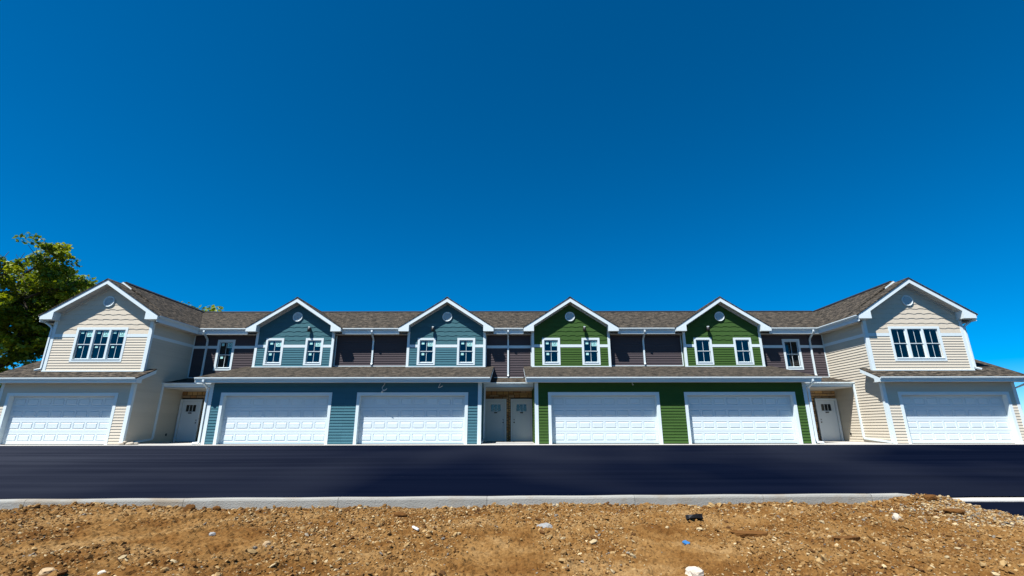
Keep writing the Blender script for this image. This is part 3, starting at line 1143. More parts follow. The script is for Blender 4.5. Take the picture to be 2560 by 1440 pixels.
        xx = X(13.97)
        sweep('downspout', [(xx, -.50, 2.86), (xx, -.50, 2.76), (xx, -.46, 2.70), (xx, -.09, 2.50), (xx, -.05, 2.40), (xx, -.05, .16), (xx, -.07, .08), (xx + s * .25, -.10, .045)], .085, .065, 'white_metal', h)
    # ---- back of the house, kept plain
    bx0, bx1 = sorted((X(m0 + .001), X(m1 - .001)))
    wall_front('back_wall', bx0, bx1, Y_BACK, 0, 5.9, [], 'slate', h, 0.1)
    return h


def end_house(s, label):
    X = lambda q: s * q
    h = thing('townhouse', label, 'house', (X(20.5), 1.5, 0), 'houses of the terrace')
    mat, shk = 'beige', 'beige_shake'
    ga, gb = 18.115, 23.275
    x0, x1 = sorted((X(ga), X(gb)))
    hole = garage_door(h, x0, x1, 2.30)
    wx0, wx1 = sorted((X(17.45), X(23.65)))
    w = wall_front('garage_wall', wx0, wx1, 0.0, 0.0, 2.90, [hole], mat, h, 0.2)
    cbs = [sorted((X(17.45), X(17.59))), sorted((X(23.51), X(23.65)))]
    siding(w, Vector((0, 0, 0)), XU, YIN, (wx0, wx1), 0.035, 2.735, [(x0, x1, -1, 2.30)] + [(a, b_, -1, 3) for a, b_ in cbs], mat)
    for a, b_ in cbs:
        box('corner_board', a, b_, -0.032, 0.0, 0.0, 2.735, 'white', h)
    # lower roof
    S2 = 0.455
    lo = lambda y: 2.955 + S2 * (y - LY0)
    slab('lower_roof', lo, LY0, 0.68, X(17.08), X(17.4495), h)
    slab('lower_roof', lo, LY0, 0.42, X(17.4495), X(22.28), h)
    slab('lower_roof', lo, LY0, 3.2, X(22.28), X(24.12), h)
    slab('lower_roof', lambda y: lo(6.4 - y), 3.2, 6.6, X(22.28), X(24.12), h)
    box('fascia', X(17.09), X(24.10), -0.44, -0.415, 2.725, 2.895, 'white_metal', h)
    gutter_x(h, X(17.10), X(24.11), -0.4405, 2.945)
    box('soffit', X(17.10), X(24.10), -0.414, 0.01, 2.736, 2.75, 'soffit', h)
    zz = lambda y: lo(y) - 0.052
    prism('rake_board', [(-0.45, zz(-.45)), (0.68, zz(.68)), (0.68, zz(.68) - .17), (-.12, zz(-.12) - .17), (-.12, 2.725), (-0.45, 2.725)], X(17.078), X(17.10), 'x', 'white', h)
    prism('soffit', [(-.12, zz(-.12) - .15), (.67, zz(.67) - .15), (.67, zz(.67) - .165), (-.12, zz(-.12) - .165)], X(17.10), X(17.45), 'x', 'soffit', h)
    prism('rake_board', [(-0.45, zz(-.45)), (3.2, zz(3.2)), (3.2, zz(3.2) - .17), (-.22, zz(-.22) - .17), (-0.45, 2.725)], X(24.09), X(24.115), 'x', 'white', h)
    prism('outer_side_wall', [(0, 0), (6.4, 0), (6.4, 2.9), (3.2, 4.4), (0, 2.9)], X(23.65), X(23.55), 'x', mat, h)
    # upper front wall
    c, half = 19.865, 2.415
    cx = X(c)
    zb = lo(Y_UP) + .002
    win = (cx - 1.255, cx + 1.255, 3.77, 5.46)
    hol = window(h, *win[:2], Y_UP, win[2], win[3], 3, s < 0)
    uw = wall_front('upper_wall', cx - half, cx + half, Y_UP, zb - .1, 5.80, [hol], mat, h)
    apex, slope, fd = 7.86, 0.64, 0.28
    roofl = lambda d: apex - slope * d - fd
    prism('gable_wall', [(cx - half, 5.80), (cx + half, 5.80), (cx + half, roofl(half) + .05), (cx, roofl(0) + .05), (cx - half, roofl(half) + .05)], Y_UP, Y_UP + .12, 'y', mat, h)
    cbw = 0.14
    for sg in (-1, 1):
        xe = cx + sg * half
        box('corner_board', xe, xe - sg * cbw, Y_UP - .034, Y_UP, zb, 5.80, 'white', h)
        box('corner_board', xe, xe + sg * .03, Y_UP - .033, Y_UP + .10, zb, 5.78, 'white', h)
    box('flashing', cx - half - .02, cx + half + .02, Y_UP - .055, Y_UP, zb - .01, zb + .035, 'white_metal', h)
    siding(uw, Vector((0, Y_UP, 0)), XU, YIN, (cx - half + cbw, cx + half - cbw), zb + .036, 4.98, [win], mat)
    box('belt_board', cx - half + cbw, win[0], Y_UP - .028, Y_UP, 4.98, 5.13, 'white', h)
    box('belt_board', win[1], cx + half - cbw, Y_UP - .028, Y_UP, 4.98, 5.13, 'white', h)
    shakes(uw, cx, Y_UP, 5.131, roofl, half - cbw + .005, [win], shk)
    gable_vent(h, cx, Y_UP - .024, 6.765, 0.28)
    gable_trim(h, cx, 2.86, apex, slope, fd, -0.09, Y_UP, 5.785, 2.24)
    # inner side wall, facing the porch
    xa = X(17.45)
    inw = Vector((s, 0, 0))
    uu = Vector((0, -1, 0)) if s > 0 else Vector((0, 1, 0))
    fl = (lambda a, b_: (-b_, -a)) if s > 0 else (lambda a, b_: (a, b_))
    sw = prism('side_wall', [(0, 0), (Y_REC, 0), (Y_REC, 5.75), (Y_UP, 5.75), (Y_UP, 3.2), (0, 3.0)], xa + s * .001, xa + s * .1, 'x', mat, h)
    O = Vector((xa, 0, 0))
    siding(sw, O, uu, inw, lambda z: fl(.10 if z < 3.12 else Y_UP + .10, Y_REC - .05 if z > 3.3 else Y_DOOR), 0.035, 4.98, [], mat)
    siding(sw, O, uu, inw, lambda z: fl(Y_UP + .10, Y_REC - .05), 5.13, 5.67, [], mat, 0.19)
    box('belt_board', xa - s * .028, xa, Y_UP + .10, Y_REC - .05, 4.98, 5.13, 'white', h)
    box('corner_board', xa - s * .030, xa, -.031, .10, 0, 2.72, 'white', h)
    box('corner_trim', xa - s * .05, xa, Y_REC - .08, Y_REC - .031, 3.35, 5.66, 'white', h)
    # outer side of the upper floor
    ow = prism('outer_upper_wall', [(Y_UP, 2.9), (Y_BACK, 2.9), (Y_BACK, 5.75), (Y_UP, 5.75)], X(22.28) - s * .001, X(22.18), 'x', mat, h)
    inw2 = Vector((-s, 0, 0))
    uu2 = Vector((0, -1, 0)) if inw2.x > 0 else Vector((0, 1, 0))
    r_ = (-7.0, -(Y_UP + .10)) if uu2.y < 0 else (Y_UP + .10, 7.0)
    siding(ow, Vector((X(22.28), 0, 0)), uu2, inw2, r_, 3.3, 5.67, [], mat)
    ow2 = inw2
    siding(h_child(h, 'outer_side_wall'), Vector((X(23.65), 0, 0)), uu2, inw2, (-6.3, -.03) if uu2.y < 0 else (.03, 6.3), 0.035, 2.73, [], mat)
    # roofs: the front gable, and the slightly higher roof behind it
    hf = 2.93
    prism('gable_roof', [(cx, apex), (cx + hf, apex - slope * hf), (cx + hf, apex - slope * hf - .05), (cx, apex - .05), (cx - hf, apex - slope * hf - .05), (cx - hf, apex - slope * hf)], -0.12, 0.87, 'y', 'shingle_y', h)
    A2 = 7.975
    S3 = (A2 - (apex - slope * hf)) / hf
    prism('main_roof', [(cx, A2), (cx + hf, A2 - S3 * hf), (cx + hf, A2 - S3 * hf - .05), (cx, A2 - .05), (cx - hf, A2 - S3 * hf - .05), (cx - hf, A2 - S3 * hf)], 0.85, 11.5, 'y', 'shingle_y', h)
    prism('fascia', [(cx, A2 - .03), (cx + .5, A2 - S3 * .5 - .03), (cx + .5, A2 - S3 * .5 - .16), (cx, A2 - .16), (cx - .5, A2 - S3 * .5 - .16), (cx - .5, A2 - S3 * .5 - .03)], 0.83, 0.849, 'y', 'white', h)
    prism('ridge_vent', [(cx - .17, A2 - .09), (cx, A2 + .03), (cx + .17, A2 - .09), (cx + .17, A2 - .065), (cx, A2 + .055), (cx - .17, A2 - .065)], 1.0, 11.4, 'y', 'rubber', h)
    # side eaves
    for sg, ya, yb in ((-1, -.06, 3.128), (1, -.06, 7.0)):
        xf = X(c + sg * 2.845)
        d_ = s * sg
        box('fascia', xf, xf - d_ * .025, ya, yb, 5.66, 5.925, 'white_metal', h)
        gutter_y(h, ya, yb - (.112 if sg < 0 else 0), xf, 5.968, -d_)
        box('soffit', xf - d_ * .026, X(c + sg * half), Y_UP, yb, 5.665, 5.68, 'soffit', h)
    # downspouts
    xo = X(22.35)
    sweep('downspout', [(X(22.76), .30, 5.86), (X(22.76), .30, 5.76), (X(22.70), .30, 5.68), (X(22.42), .30, 5.50), (xo, .30, 5.42), (xo, .30, 3.50), (xo + s * .02, .28, 3.43), (xo + s * .14, .12, 3.36)], .075, .075, 'white_metal', h)
    xo2 = X(23.72)
    sweep('downspout', [(X(24.0), -.50, 2.86), (X(24.0), -.50, 2.76), (X(23.85), -.3, 2.62), (xo2, .10, 2.45), (xo2, .10, 0.15), (xo2, 0.0, .07)], .08, .07, 'white_metal', h)
    # porch downspout running along this wall to the front
    xw = xa - s * .06
    pts = [(xw, 1.755, 2.82), (xw, 1.755, 2.72), (xw, 1.76, 2.6), (xw, 1.76, .28), (xw, 1.72, .20)]
    pts += [(xw, .66, .09)] if s < 0 else [(xw, -.16, .05)]
    sweep('downspout', pts, .065, .085, 'white_metal', h)
    box('outlet_box', xa - s * .045, xa - s * .012, 2.66, 2.74, .34, .46, 'dark_metal', h)
    wall_front('back_wall', *sorted((X(17.451), X(22.28))), Y_BACK, 0, 5.9, [], mat, h, 0.1)
    return h


def h_child(h, name):
    return [o for o in COL.objects if o.parent == h and o.name.split('.')[0] == name][0]


# ------------------------------------------------------------------ setting: terrain, lot, kerb
KY = lambda x: -11.5575 + 0.0388 * x


def lot_z(y, x=0):
    t = max(0.0, min(1.0, (-1.0 - y) / 10.5))
    return -0.012 - 0.808 * t


V, F = [], []
prof = [(-400, -1.45), (-20, -1.40), (-12.2, -1.30), (-1.2, -0.16), (0.2, -0.14), (400, -0.10)]
for (y, z) in prof:
    V += [(-400, y, z), (400, y, z)]
for i in range(len(prof) - 1):
    F.append((2 * i, 2 * i + 1, 2 * i + 3, 2 * i + 2))
tag(add('ground', mesh_from('ground', V, F, 'ground_soil')), kind='structure')

xs = list(np.arange(-60, 60.1, 1.5))
V, F = [], []
NR = 22
for x in xs:
    ye = KY(x) - 0.05 if x < 9.6 else -11.06
    for j in range(NR + 1):
        y = -0.995 + (ye + 0.995) * j / NR
        bmp = 0.010 * math.sin(x * 0.31 + y * 0.9) + 0.008 * math.sin(x * 0.17 - y * 0.5 + 2)
        V.append((x, y, lot_z(y) + bmp * min(1, j / 3, (NR - j) / 3)))
for i in range(len(xs) - 1):
    for j in range(NR):
        a = i * (NR + 1) + j
        F.append((a, a + 1, a + NR + 2, a + NR + 1))
tag(add('parking_lot', mesh_from('parking_lot', V, F, 'asphalt', True)), kind='structure')

ap = thing_part(None, 'apron', (0, -.5, 0))
tag(ap, kind='structure')
jx = [-27, -23.7, -17.4, -13.9, -7.57, -1.3, 1.3, 7.57, 13.9, 17.4, 23.7, 27]
for a, b_ in zip(jx[:-1], jx[1:]):
    box('slab', a + .004, b_ - .004, -1.0, -0.002 if abs(a + b_) > 3 and not (13 < abs(a + b_) / 2 < 17.4) else 0.02, -0.15, 0.0, 'concrete', ap)

kerb = thing_part(None, 'kerb', (0, KY(0), -.9))
tag(kerb, kind='structure')


def kerb_piece(P, name='kerb_segment'):
    """P: list of (x, y far edge, z top)."""
    V, F = [], []
    n = 7
    for (x, y, z) in P:
        V += [(x, y, -1.15), (x, y, z - .02), (x, y - .02, z), (x, y - .13, z), (x, y - .155, z - .012), (x, y - .168, z - .045), (x, y - .172, -1.15)]
    for i in range(len(P) - 1):
        for k in range(n - 1):
            F.append((i * n + k, i * n + k + 1, (i + 1) * n + k + 1, (i + 1) * n + k))
    F.append(tuple(range(n - 1, -1, -1)))
    e = (len(P) - 1) * n
    F.append(tuple(e + k for k in range(n)))
    return add(name, mesh_from(name, V, F, 'kerb_concrete'), kerb)


cuts = [-40, -30, -22, -16, -12.9, -9.75, -6.6, -3.45, -0.35, 2.8, 5.6, 8.02, 8.72]
for a, b_ in zip(cuts[:-1], cuts[1:]):
    g = .02 if b_ == 8.02 else .004
    n = max(2, int((b_ - a) / .35))
    kerb_piece([(a + .004 + (b_ - g - a - .004) * i / n, KY(a + (b_ - a) * i / n), -.70 + .004 * math.sin(a * 3 + i)) for i in range(n + 1)])
n = 8
kerb_piece([(8.724 + 1.25 * i / n, KY(8.72) - .10 * (i / n) ** 1.5, -.70 - .125 * (i / n) ** 1.2) for i in range(n + 1)])
tag(box('gutter_pan', 9.75, 60, -11.54, -11.04, -1.0, -.812, 'concrete'), kind='structure')
V = [(9.2, -11.53, -.835), (60, -11.53, -.835), (60, -14.5, -1.10), (9.2, -14.5, -1.10), (60, -60, -1.22), (9.2, -60, -1.22)]
tag(add('driveway', mesh_from('driveway', V, [(0, 3, 2, 1), (3, 5, 4, 2)], 'asphalt')), kind='structure')


# ------------------------------------------------------------------ houses
mid_house(-1, False, 'blue', 'blue townhouse with white double garage, next to the beige end house by the tall tree')
mid_house(-1, True, 'blue', 'blue townhouse with loose cables hanging above its white garage, beside the green houses')
mid_house(1, True, 'green', 'green townhouse with stickers in its upper windows, beside the blue houses')
mid_house(1, False, 'green', 'green townhouse with no stickers in its windows, next to a beige end house')
end_house(-1, 'beige end townhouse with stickers in its triple window, in front of the tall tree')
end_house(1, 'beige end townhouse with no stickers in its triple window and a sunlit side wall')


# ------------------------------------------------------------------ dirt
def vnoise(x, y, seed):
    xi, yi = np.floor(x).astype(np.int64), np.floor(y).astype(np.int64)
    fx, fy = x - xi, y - yi
    fx, fy = fx * fx * fx * (fx * (fx * 6 - 15) + 10), fy * fy * fy * (fy * (fy * 6 - 15) + 10)

    def hsh(a, b_):
        h_ = (a * 374761393 + b_ * 668265263 + seed * 974711) & 0x7fffffff
        h_ = ((h_ ^ (h_ >> 13)) * 1274126177) & 0x7fffffff
        return ((h_ ^ (h_ >> 16)) & 0xffff) / 32767.5 - 1
    a, b_, c, d = hsh(xi, yi), hsh(xi + 1, yi), hsh(xi, yi + 1), hsh(xi + 1, yi + 1)
    return (a * (1 - fx) + b_ * fx) * (1 - fy) + (c * (1 - fx) + d * fx) * fy


def fbm(x, y, f, n, seed, gain=0.5):
    s_, a = 0, 1
    for k in range(n):
        s_ = s_ + a * vnoise(x * f + 17.3 * k, y * f - 9.1 * k, seed + k)
        f *= 2.03
        a *= gain
    return s_


def sstep(a, b_, x):
    t = np.clip((x - a) / (b_ - a), 0, 1)
    return t * t * (3 - 2 * t)


def dirt_h(x, y, fine=True):
    x, y = np.asarray(x, float), np.asarray(y, float)
    kd = (KY(0) + 0.0388 * x - .17) - y            # distance in front of the kerb
    z = -0.910 - 0.040 * np.clip(kd / 1.6, 0, 1) - 0.045 * np.clip((kd - 1.4) / 3.4, 0, 1)
    z += 0.060 * fbm(x, y * 0 + 3.3, 0.55, 4, 5, .6) * np.exp(-np.maximum(kd, 0) / 0.55)
    z += 0.055 * np.exp(-(((x + 8.3) / 1.3) ** 2 + (kd / .5) ** 2))
    z += 0.20 * np.exp(-(((x - 8.85) / .62) ** 2 + ((y + 11.86) / .42) ** 2))
    z += 0.055 * np.exp(-(((x - 7.2) / 1.7) ** 2 + ((y + 12.7) / .7) ** 2))
    z += 0.05 * np.exp(-(((x - 9.4) / .5) ** 2 + ((y + 12.5) / .6) ** 2))
    z += 0.026 * fbm(x, y, 0.9, 3, 21)
    if fine:
        z += 0.020 * fbm(x, y, 3.5, 3, 31)
        lump = vnoise(x * 11, y * 11, 44)
        z += 0.030 * np.maximum(lump, 0) * np.clip(.6 + 1.2 * fbm(x, y, .8, 2, 47), .15, 1.3) + 0.021 * fbm(x, y, 15, 2, 51, .7) + 0.016 * np.abs(vnoise(x * 27, y * 27, 57))
        # left: lumps drawn out to mimic clod shadow streaks, plus faint machine tread
        q = x * .874 - y * .485 + 0.10 * fbm(x, y, 1.4, 2, 61)
        mask = sstep(1.5, -1.5, x) * sstep(.25, .8, kd) * (0.45 + 0.55 * np.clip(fbm(x, y, .7, 2, 71) + .4, 0, 1))
        pl = x * .485 + y * .874
        z += mask * 0.05 * np.maximum(vnoise(q * 7.5, pl * 2.2, 66) + .15, 0) + mask * .012 * np.sin(q * 2 * math.pi / .24)
        # tracks running across on the right
        q2 = y + 0.03 * fbm(x, y, 1.2, 2, 81)
        mask2 = sstep(0, 3, x) * sstep(.6, 1.4, kd) * np.clip(fbm(x, y, .6, 2, 91) + .2, 0, 1)
        z += mask2 * 0.016 * np.sin(q2 * 2 * math.pi / 0.33)
    z -= 0.40 * sstep(9.50, 10.15, x + .18 * fbm(x, y, 1.6, 2, 99) + .10 * (y + 12.4)) * 1.0
    return z


gx = np.concatenate([np.arange(-16, -11.5, .06), np.arange(-11.5, 10.6, .026)])
gy = np.concatenate([np.arange(-28.0, -17.0, .09), np.arange(-17.0, -11.0, .021)])
GX, GY = np.meshgrid(gx, gy, indexing='ij')
YL = KY(0) + 0.0388 * GX - .10
GYc = np.minimum(GY, YL)
GZ = dirt_h(GX, GYc)
nx, ny = GX.shape
verts = np.stack([GX, GYc, GZ], -1).reshape(-1, 3)
idx = np.arange(nx * ny).reshape(nx, ny)
quads = np.stack([idx[:-1, :-1], idx[1:, :-1], idx[1:, 1:], idx[:-1, 1:]], -1).reshape(-1, 4)
keep = (GY[:-1, :-1] < YL[:-1, :-1]).reshape(-1)
quads = quads[keep]


def np_mesh(name, verts, faces, mat, smooth=True, col=None):
    me = bpy.data.meshes.new(name)
    nf, k = faces.shape
    me.vertices.add(len(verts))
    me.vertices.foreach_set('co', verts.astype(np.float32).ravel())
    me.loops.add(nf * k)
    me.loops.foreach_set('vertex_index', faces.astype(np.int32).ravel())
    me.polygons.add(nf)
    me.polygons.foreach_set('loop_start', np.arange(0, nf * k, k, dtype=np.int32))
    me.polygons.foreach_set('loop_total', np.full(nf, k, dtype=np.int32))
    me.polygons.foreach_set('use_smooth', np.full(nf, smooth))
    if col is not None:
        at = me.color_attributes.new('Col', 'FLOAT_COLOR', 'POINT')
        c4 = np.concatenate([col, np.ones((len(col), 1))], 1)
        at.data.foreach_set('color', c4.astype(np.float32).ravel())
    me.materials.append(MATS[mat])
    me.update()
    me.validate()
    return me


tag(add('dirt', np_mesh('dirt', verts, quads, 'soil', False)), kind='structure')

# gravel: small stones lying in the dirt
phi = (1 + 5 ** .5) / 2
ico = np.array([(-1, phi, 0), (1, phi, 0), (-1, -phi, 0), (1, -phi, 0), (0, -1, phi), (0, 1, phi), (0, -1, -phi), (0, 1, -phi), (phi, 0, -1), (phi, 0, 1), (-phi, 0, -1), (-phi, 0, 1)]) / 1.9
icf = np.array([(0, 11, 5), (0, 5, 1), (0, 1, 7), (0, 7, 10), (0, 10, 11), (1, 5, 9), (5, 11, 4), (11, 10, 2), (10, 7, 6), (7, 1, 8), (3, 9, 4), (3, 4, 2), (3, 2, 6), (3, 6, 8), (3, 8, 9), (4, 9, 5), (2, 4, 11), (6, 2, 10), (8, 6, 7), (9, 8, 1)])


def pebbles(n, px, py, size, pal, pw, flat=(.5, .85)):
    V = np.repeat(ico[None], n, 0) * (1 + rng.uniform(-.28, .28, (n, 12, 1)))
    sx = rng.uniform(.7, 1.4, n)
    V = V * np.stack([sx, rng.uniform(.7, 1.1, n), rng.uniform(*flat, n)], -1)[:, None, :] * size[:, None, None]
    a = rng.uniform(0, 6.283, n)
    ca, sa = np.cos(a)[:, None], np.sin(a)[:, None]
    x, y = V[:, :, 0] * ca - V[:, :, 1] * sa, V[:, :, 0] * sa + V[:, :, 1] * ca
    tl = rng.normal(0, .35, (n, 1))
    z = V[:, :, 2] + x * tl
    pz = dirt_h(px, py)
    P = np.stack([x + px[:, None], y + py[:, None], z + (pz + size * .18)[:, None]], -1)
    Fc = icf[None] + (np.arange(n) * 12)[:, None, None]
    ci = rng.choice(len(pal), n, p=pw)
    c = np.array(pal)[ci] * rng.uniform(.75, 1.25, (n, 1))
    C = np.repeat(c[:, None, :], 12, 1)
    return P.reshape(-1, 3), Fc.reshape(-1, 3), C.reshape(-1, 3)


PAL = [(.155, .079, .022), (.20, .114, .040), (.27, .176, .075), (.36, .277, .155), (.20, .172, .13), (.085, .038, .010), (.13, .115, .095)]
N1 = 60000
py = -16.9 + 5.1 * rng.uniform(0, 1, N1) ** 0.75
half_w = 2.2 + (py + 22.6) * 1.02
px = rng.uniform(-1, 1, N1) * half_w
dens = 1.3 * fbm(px, py, .7, 3, 123) + rng.normal(0, .3, N1) + .35 * (px > 6.5)
ok = (dens > -.3) & (px < 9.9) & (py < KY(0) + .0388 * px - .19)
px, py = px[ok], py[ok]
size = np.clip(np.exp(rng.normal(math.log(.0120), .52, len(px))), .005, .05)
P1 = pebbles(len(px), px, py, size, PAL, [.36, .26, .17, .07, .015, .115, .01])
# pale gravel by the driveway
N2 = 4200
qx, qy = rng.normal(9.0, .55, N2), rng.uniform(-13.8, -11.95, N2)
ok = qx < 9.9
qx, qy = qx[ok], qy[ok]
P2 = pebbles(len(qx), qx, qy, np.clip(np.exp(rng.normal(math.log(.015), .4, len(qx))), .007, .04), PAL, [.08, .14, .24, .24, .18, .04, .08])
# clods thrown up along the kerb
N3 = 2600
cx_ = rng.uniform(-11.4, 9.3, N3)
cy_ = KY(0) + .0388 * cx_ - .2 - rng.exponential(.22, N3)
P3 = pebbles(N3, cx_, cy_, np.clip(np.exp(rng.normal(math.log(.022), .45, N3)), .01, .06), PAL, [.38, .30, .12, .05, .02, .13, .0], (.6, 1.0))
off = 0
VV, FF, CC = [], [], []
for (v, f, c) in (P1, P2, P3):
    VV.append(v)
    FF.append(f + off)
    CC.append(c)
    off += len(v)
gr = add('gravel', np_mesh('gravel', np.concatenate(VV), np.concatenate(FF), 'gravel_stone', False, np.concatenate(CC)))
tag(gr, 'loose tan gravel and clods strewn over the bare dirt', 'gravel', kind='stuff')


def rock(name, label, cat, x, y, r, sc, mat, seed, sub=2, group=None, z=None, rot=0):
    import bmesh
    bm = bmesh.new()
    bmesh.ops.create_icosphere(bm, subdivisions=sub, radius=1)
    rr = random.Random(seed)
    ph = [rr.uniform(0, 6.28) for _ in range(9)]
    for v in bm.verts:
        p = v.co
        d = 1 + .16 * math.sin(2.3 * p.x + ph[0]) * math.cos(2.1 * p.y + ph[1]) + .12 * math.sin(3.7 * p.z + ph[2] + p.x) + .09 * math.sin(6 * p.y + ph[3]) * math.sin(5 * p.x + ph[4]) + rr.uniform(-.06, .06)
        v.co = Vector((p.x * sc[0], p.y * sc[1], max(p.z, -.6) * sc[2])) * d * r
    me = bpy.data.meshes.new(name)
    bm.to_mesh(me)
    bm.free()
    me.materials.append(MATS[mat])
    zz_ = float(dirt_h(np.array([x]), np.array([y]))[0]) if z is None else z
    o = add(name, me, None, Matrix.Translation((x, y, zz_ + r * sc[2] * .3)) @ Matrix.Rotation(rot, 4, 'Z'))
    return tag(o, label, cat, group)


rock('concrete_chunk', 'rough grey concrete lump lying on the dirt near the middle', 'rubble', .743, -13.75, .095, (1.25, .9, .75), 'grey_rock', 3, 3)
rock('boulder', 'cream white rock at the bottom edge of the dirt', 'rock', 2.30, -16.40, .085, (1.2, 1, .8), 'pale_rock', 5, 3)
rock('boulder', 'upright pale rock on the mound by the driveway', 'rock', 7.07, -13.30, .085, (.8, .8, 1.25), 'pale_rock', 8, 3)
rock('boulder', 'round bluish grey stone alone on the left dirt', 'rock', -4.66, -14.15, .05, (1, 1, .9), 'grey_rock', 11, 2)
rock('boulder', 'flat tan stone in the lower left corner of the dirt', 'rock', -5.40, -16.2, .075, (1.4, .9, .6), 'tan_rock', 12, 2)
rock('boulder', 'small white stone at the bottom edge, left part of the dirt', 'rock', -4.66, -16.3, .038, (1.3, .9, .7), 'pale_rock', 13, 2)
rock('boulder', 'tan stone half sunk in the middle left of the dirt', 'rock', -3.36, -15.0, .05, (1.1, .9, .8), 'tan_rock', 14, 2)
rock('dirt_clod', 'dark brown dirt clod against the kerb on the left', 'clod', -6.38, -12.1, .115, (1.1, .7, .9), 'clod', 21, 3)
rock('dirt_clod', 'smaller brown dirt clod against the kerb, right of the dark one', 'clod', -5.85, -12.06, .075, (1.1, .7, .9), 'clod', 22, 3)
rock('dirt_clod', 'large rusty clod on top of the mound by the driveway', 'clod', 8.75, -12.05, .11, (1.2, .8, .8), 'clod', 23, 3)
rock('dirt_clod', 'rusty clod below the mound top by the driveway', 'clod', 8.6, -12.75, .12, (1.4, .9, .6), 'clod', 24, 3)
rock('dirt_clod', 'dark clod lying in front of the kerb near the middle', 'clod', -1.95, -12.7, .10, (1.4, .8, .6), 'clod', 25, 3)


def slabby(name, label, cat, x, y, L_, W_, T_, rot, mat, tilt=0):
    n = 10
    rr = random.Random(int(abs(x) * 100))
    V = []
    for zt in (0, T_):
        for i in range(n):
            a = 2 * math.pi * i / n
            k = rr.uniform(.75, 1.1)
            V.append((L_ / 2 * math.cos(a) * k, W_ / 2 * math.sin(a) * k, zt + (rr.uniform(0, T_ * .6) if zt else 0)))
    F = [tuple(range(n - 1, -1, -1)), tuple(range(n, 2 * n))] + [(i, (i + 1) % n, n + (i + 1) % n, n + i) for i in range(n)]
    zz_ = float(dirt_h(np.array([x]), np.array([y]))[0])
    o = add(name, mesh_from(name, V, F, mat), None, Matrix.Translation((x, y, zz_)) @ Matrix.Rotation(rot, 4, 'Z') @ Matrix.Rotation(tilt, 4, 'X'))
    return tag(o, label, cat)


slabby('plastic_scrap', 'black plastic scrap lying flat on the right dirt', 'scrap', 3.49, -13.2, .36, .22, .05, .1, 'black_plastic', -.45)
slabby('plastic_scrap', 'small blue plastic scrap on the right dirt', 'scrap', 2.79, -14.7, .13, .10, .03, .3, 'blue_plastic', .3)
slabby('earth_slab', 'flat slab of caked dirt right of the black scrap', 'clod', 4.02, -14.2, .62, .16, .05, -.15, 'clod', .1)
slabby('earth_slab', 'flat slab of caked dirt nearest the mound by the driveway', 'clod', 5.25, -14.6, .50, .15, .05, .1, 'clod', .1)
zz_ = float(dirt_h(np.array([-1.4]), np.array([-14.05]))[0])
st = add('plastic_offcut', mesh_from('plastic_offcut', [(x * .105, y * .013, z * .012) for x, y, z in [(a * 2, b_ * 2, c_ * 2) for a, b_, c_ in CV]], CF, 'white_plastic'), None,
         Matrix.Translation((-1.4, -14.05, zz_ + .03)) @ Matrix.Rotation(-.95, 4, 'Z') @ Matrix.Rotation(.05, 4, 'Y'))
tag(st, 'short white stick lying aslant on the dirt', 'stick')

# rubble at the foot of the beige house by the tree, and by the middle doors
for k, (dx, r) in enumerate(((-17.34, .10), (-17.18, .115), (-17.0, .085), (-16.84, .12), (-16.66, .09), (-17.08, .07))):
    rock('rubble_stone', 'cream ' + ('flat', 'broad', 'small middle', 'largest', 'rightmost', 'topmost')[k] + ' rubble stone in the heap at the corner of the left beige house', 'rubble', dx, -.22 - .12 * (k % 2), r, (1.2, .9, .7), 'pale_rock', 40 + k, 2, 'rubble heap by the left beige house', 0.02 + (.09 if k == 5 else 0), k)
tag(box('doorstep', -0.55, 1.15, .05, .9, .019, .075, 'concrete'), 'pale concrete doorstep slab lying before the two middle doors', 'step')


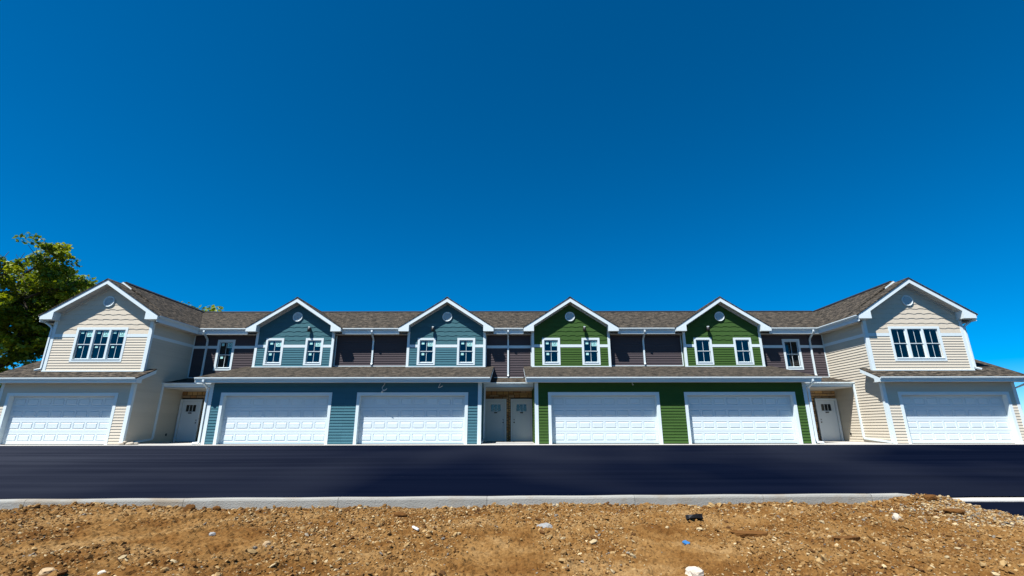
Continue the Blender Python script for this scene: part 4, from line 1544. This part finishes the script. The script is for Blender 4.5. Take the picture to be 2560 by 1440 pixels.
# ------------------------------------------------------------------ trees
def tree(name, label, base, height, spread, seed, n_clump, n_leaf, lean, crown_lo, leaf=.16):
    r = random.Random(seed)
    g = np.random.default_rng(seed)
    t = thing(name, label, 'tree', base, 'trees behind the terrace')
    V, F = [], []
    tips = []

    def limb(p, d, ln, rad, depth):
        nseg = 5
        ring = 7
        k0 = len(V)
        q = p.copy()
        dd = d.copy()
        for i in range(nseg + 1):
            a = dd.orthogonal().normalized()
            b_ = dd.cross(a)
            rr = rad * (1 - .55 * i / nseg)
            for j in range(ring):
                an = 2 * math.pi * j / ring
                V.append(q + (a * math.cos(an) + b_ * math.sin(an)) * rr)
            if i < nseg:
                dd = (dd + Vector((r.uniform(-.16, .16), r.uniform(-.16, .16), r.uniform(-.04, .12)))).normalized()
                q = q + dd * (ln / nseg)
                if depth < 3 and i >= 1:
                    nb = 2 if depth else (1 if i < 2 else 3)
                    for _ in range(nb):
                        an = r.uniform(0, 6.283)
                        s_ = Vector((math.cos(an), math.sin(an), r.uniform(.15, .8))).normalized()
                        limb(q, (dd * .35 + s_).normalized(), ln * r.uniform(.42, .62) * (spread if depth == 0 else 1), rad * .42, depth + 1)
            if depth >= 2 and i >= 2:
                tips.append(q.copy())
        for i in range(nseg):
            for j in range(ring):
                F.append((k0 + i * ring + j, k0 + i * ring + (j + 1) % ring, k0 + (i + 1) * ring + (j + 1) % ring, k0 + (i + 1) * ring + j))
        tips.append(q)
    limb(Vector(base), Vector(lean).normalized(), height * .62, height * .027, 0)
    add('trunk', mesh_from('trunk', V, F, 'bark', True), t)
    T = np.array([tuple(p) for p in tips])
    T = T[T[:, 2] > base[2] + crown_lo]
    sel = g.choice(len(T), n_clump, replace=len(T) < n_clump)
    C = T[sel] + g.normal(0, .35, (n_clump, 3))
    k = n_clump // 5                                   # low skirts of the crown
    an, rr_ = g.uniform(0, 6.283, k), height * .36 * np.sqrt(g.uniform(.1, 1, k))
    C[:k] = np.stack([base[0] + rr_ * np.cos(an), base[1] + rr_ * np.sin(an), base[2] + g.uniform(crown_lo + .6, height * .55, k)], -1)
    tone = g.uniform(0, 1, n_clump)
    n = n_clump * n_leaf
    cr = g.uniform(.35, .75, n_clump)
    dirv = g.normal(0, 1, (n, 3))
    dirv /= np.linalg.norm(dirv, axis=1, keepdims=True)
    rad = np.repeat(cr, n_leaf) * g.uniform(.25, 1, n) ** .6
    P = np.repeat(C, n_leaf, 0) + dirv * rad[:, None] * np.array([1.15, 1.15, .7])
    nrm = g.normal(0, 1, (n, 3)) * .8 + np.array([-.15, -.25, .9])
    nrm /= np.linalg.norm(nrm, axis=1, keepdims=True)
    a = np.cross(nrm, g.normal(0, 1, (n, 3)))
    a /= np.linalg.norm(a, axis=1, keepdims=True)
    b_ = np.cross(nrm, a)
    s_ = leaf * g.uniform(.6, 1.25, n)[:, None]
    quad = np.stack([P - a * s_, P - b_ * s_ * .62 + nrm * s_ * .15, P + a * s_, P + b_ * s_ * .62 + nrm * s_ * .15], 1)
    base_c = np.array([(.045, .080, .014), (.26, .30, .014), (.065, .125, .012)])
    tt = np.clip(np.repeat(tone, n_leaf) + g.normal(0, .15, n), 0, 1)[:, None]
    col = base_c[2] * (1 - tt) + base_c[1] * tt
    col = np.repeat(col[:, None, :], 4, 1).reshape(-1, 3)
    add('crown', np_mesh('crown', quad.reshape(-1, 3), np.arange(4 * n).reshape(n, 4), 'leaf', False, col), t)
    return t


tree('deciduous_tree', 'tall leafy green tree behind the left beige end house', (-39.5, 12.5, -.12), 14.2, 1.0, 5, 760, 64, (.04, 0, 1), 2.2, .17)
tree('deciduous_tree', 'smaller tree whose leafy top just clears the roof left of the blue houses', (-25.3, 16.5, -.12), 10.8, .8, 9, 260, 50, (0, 0, 1), 2.5, .16)
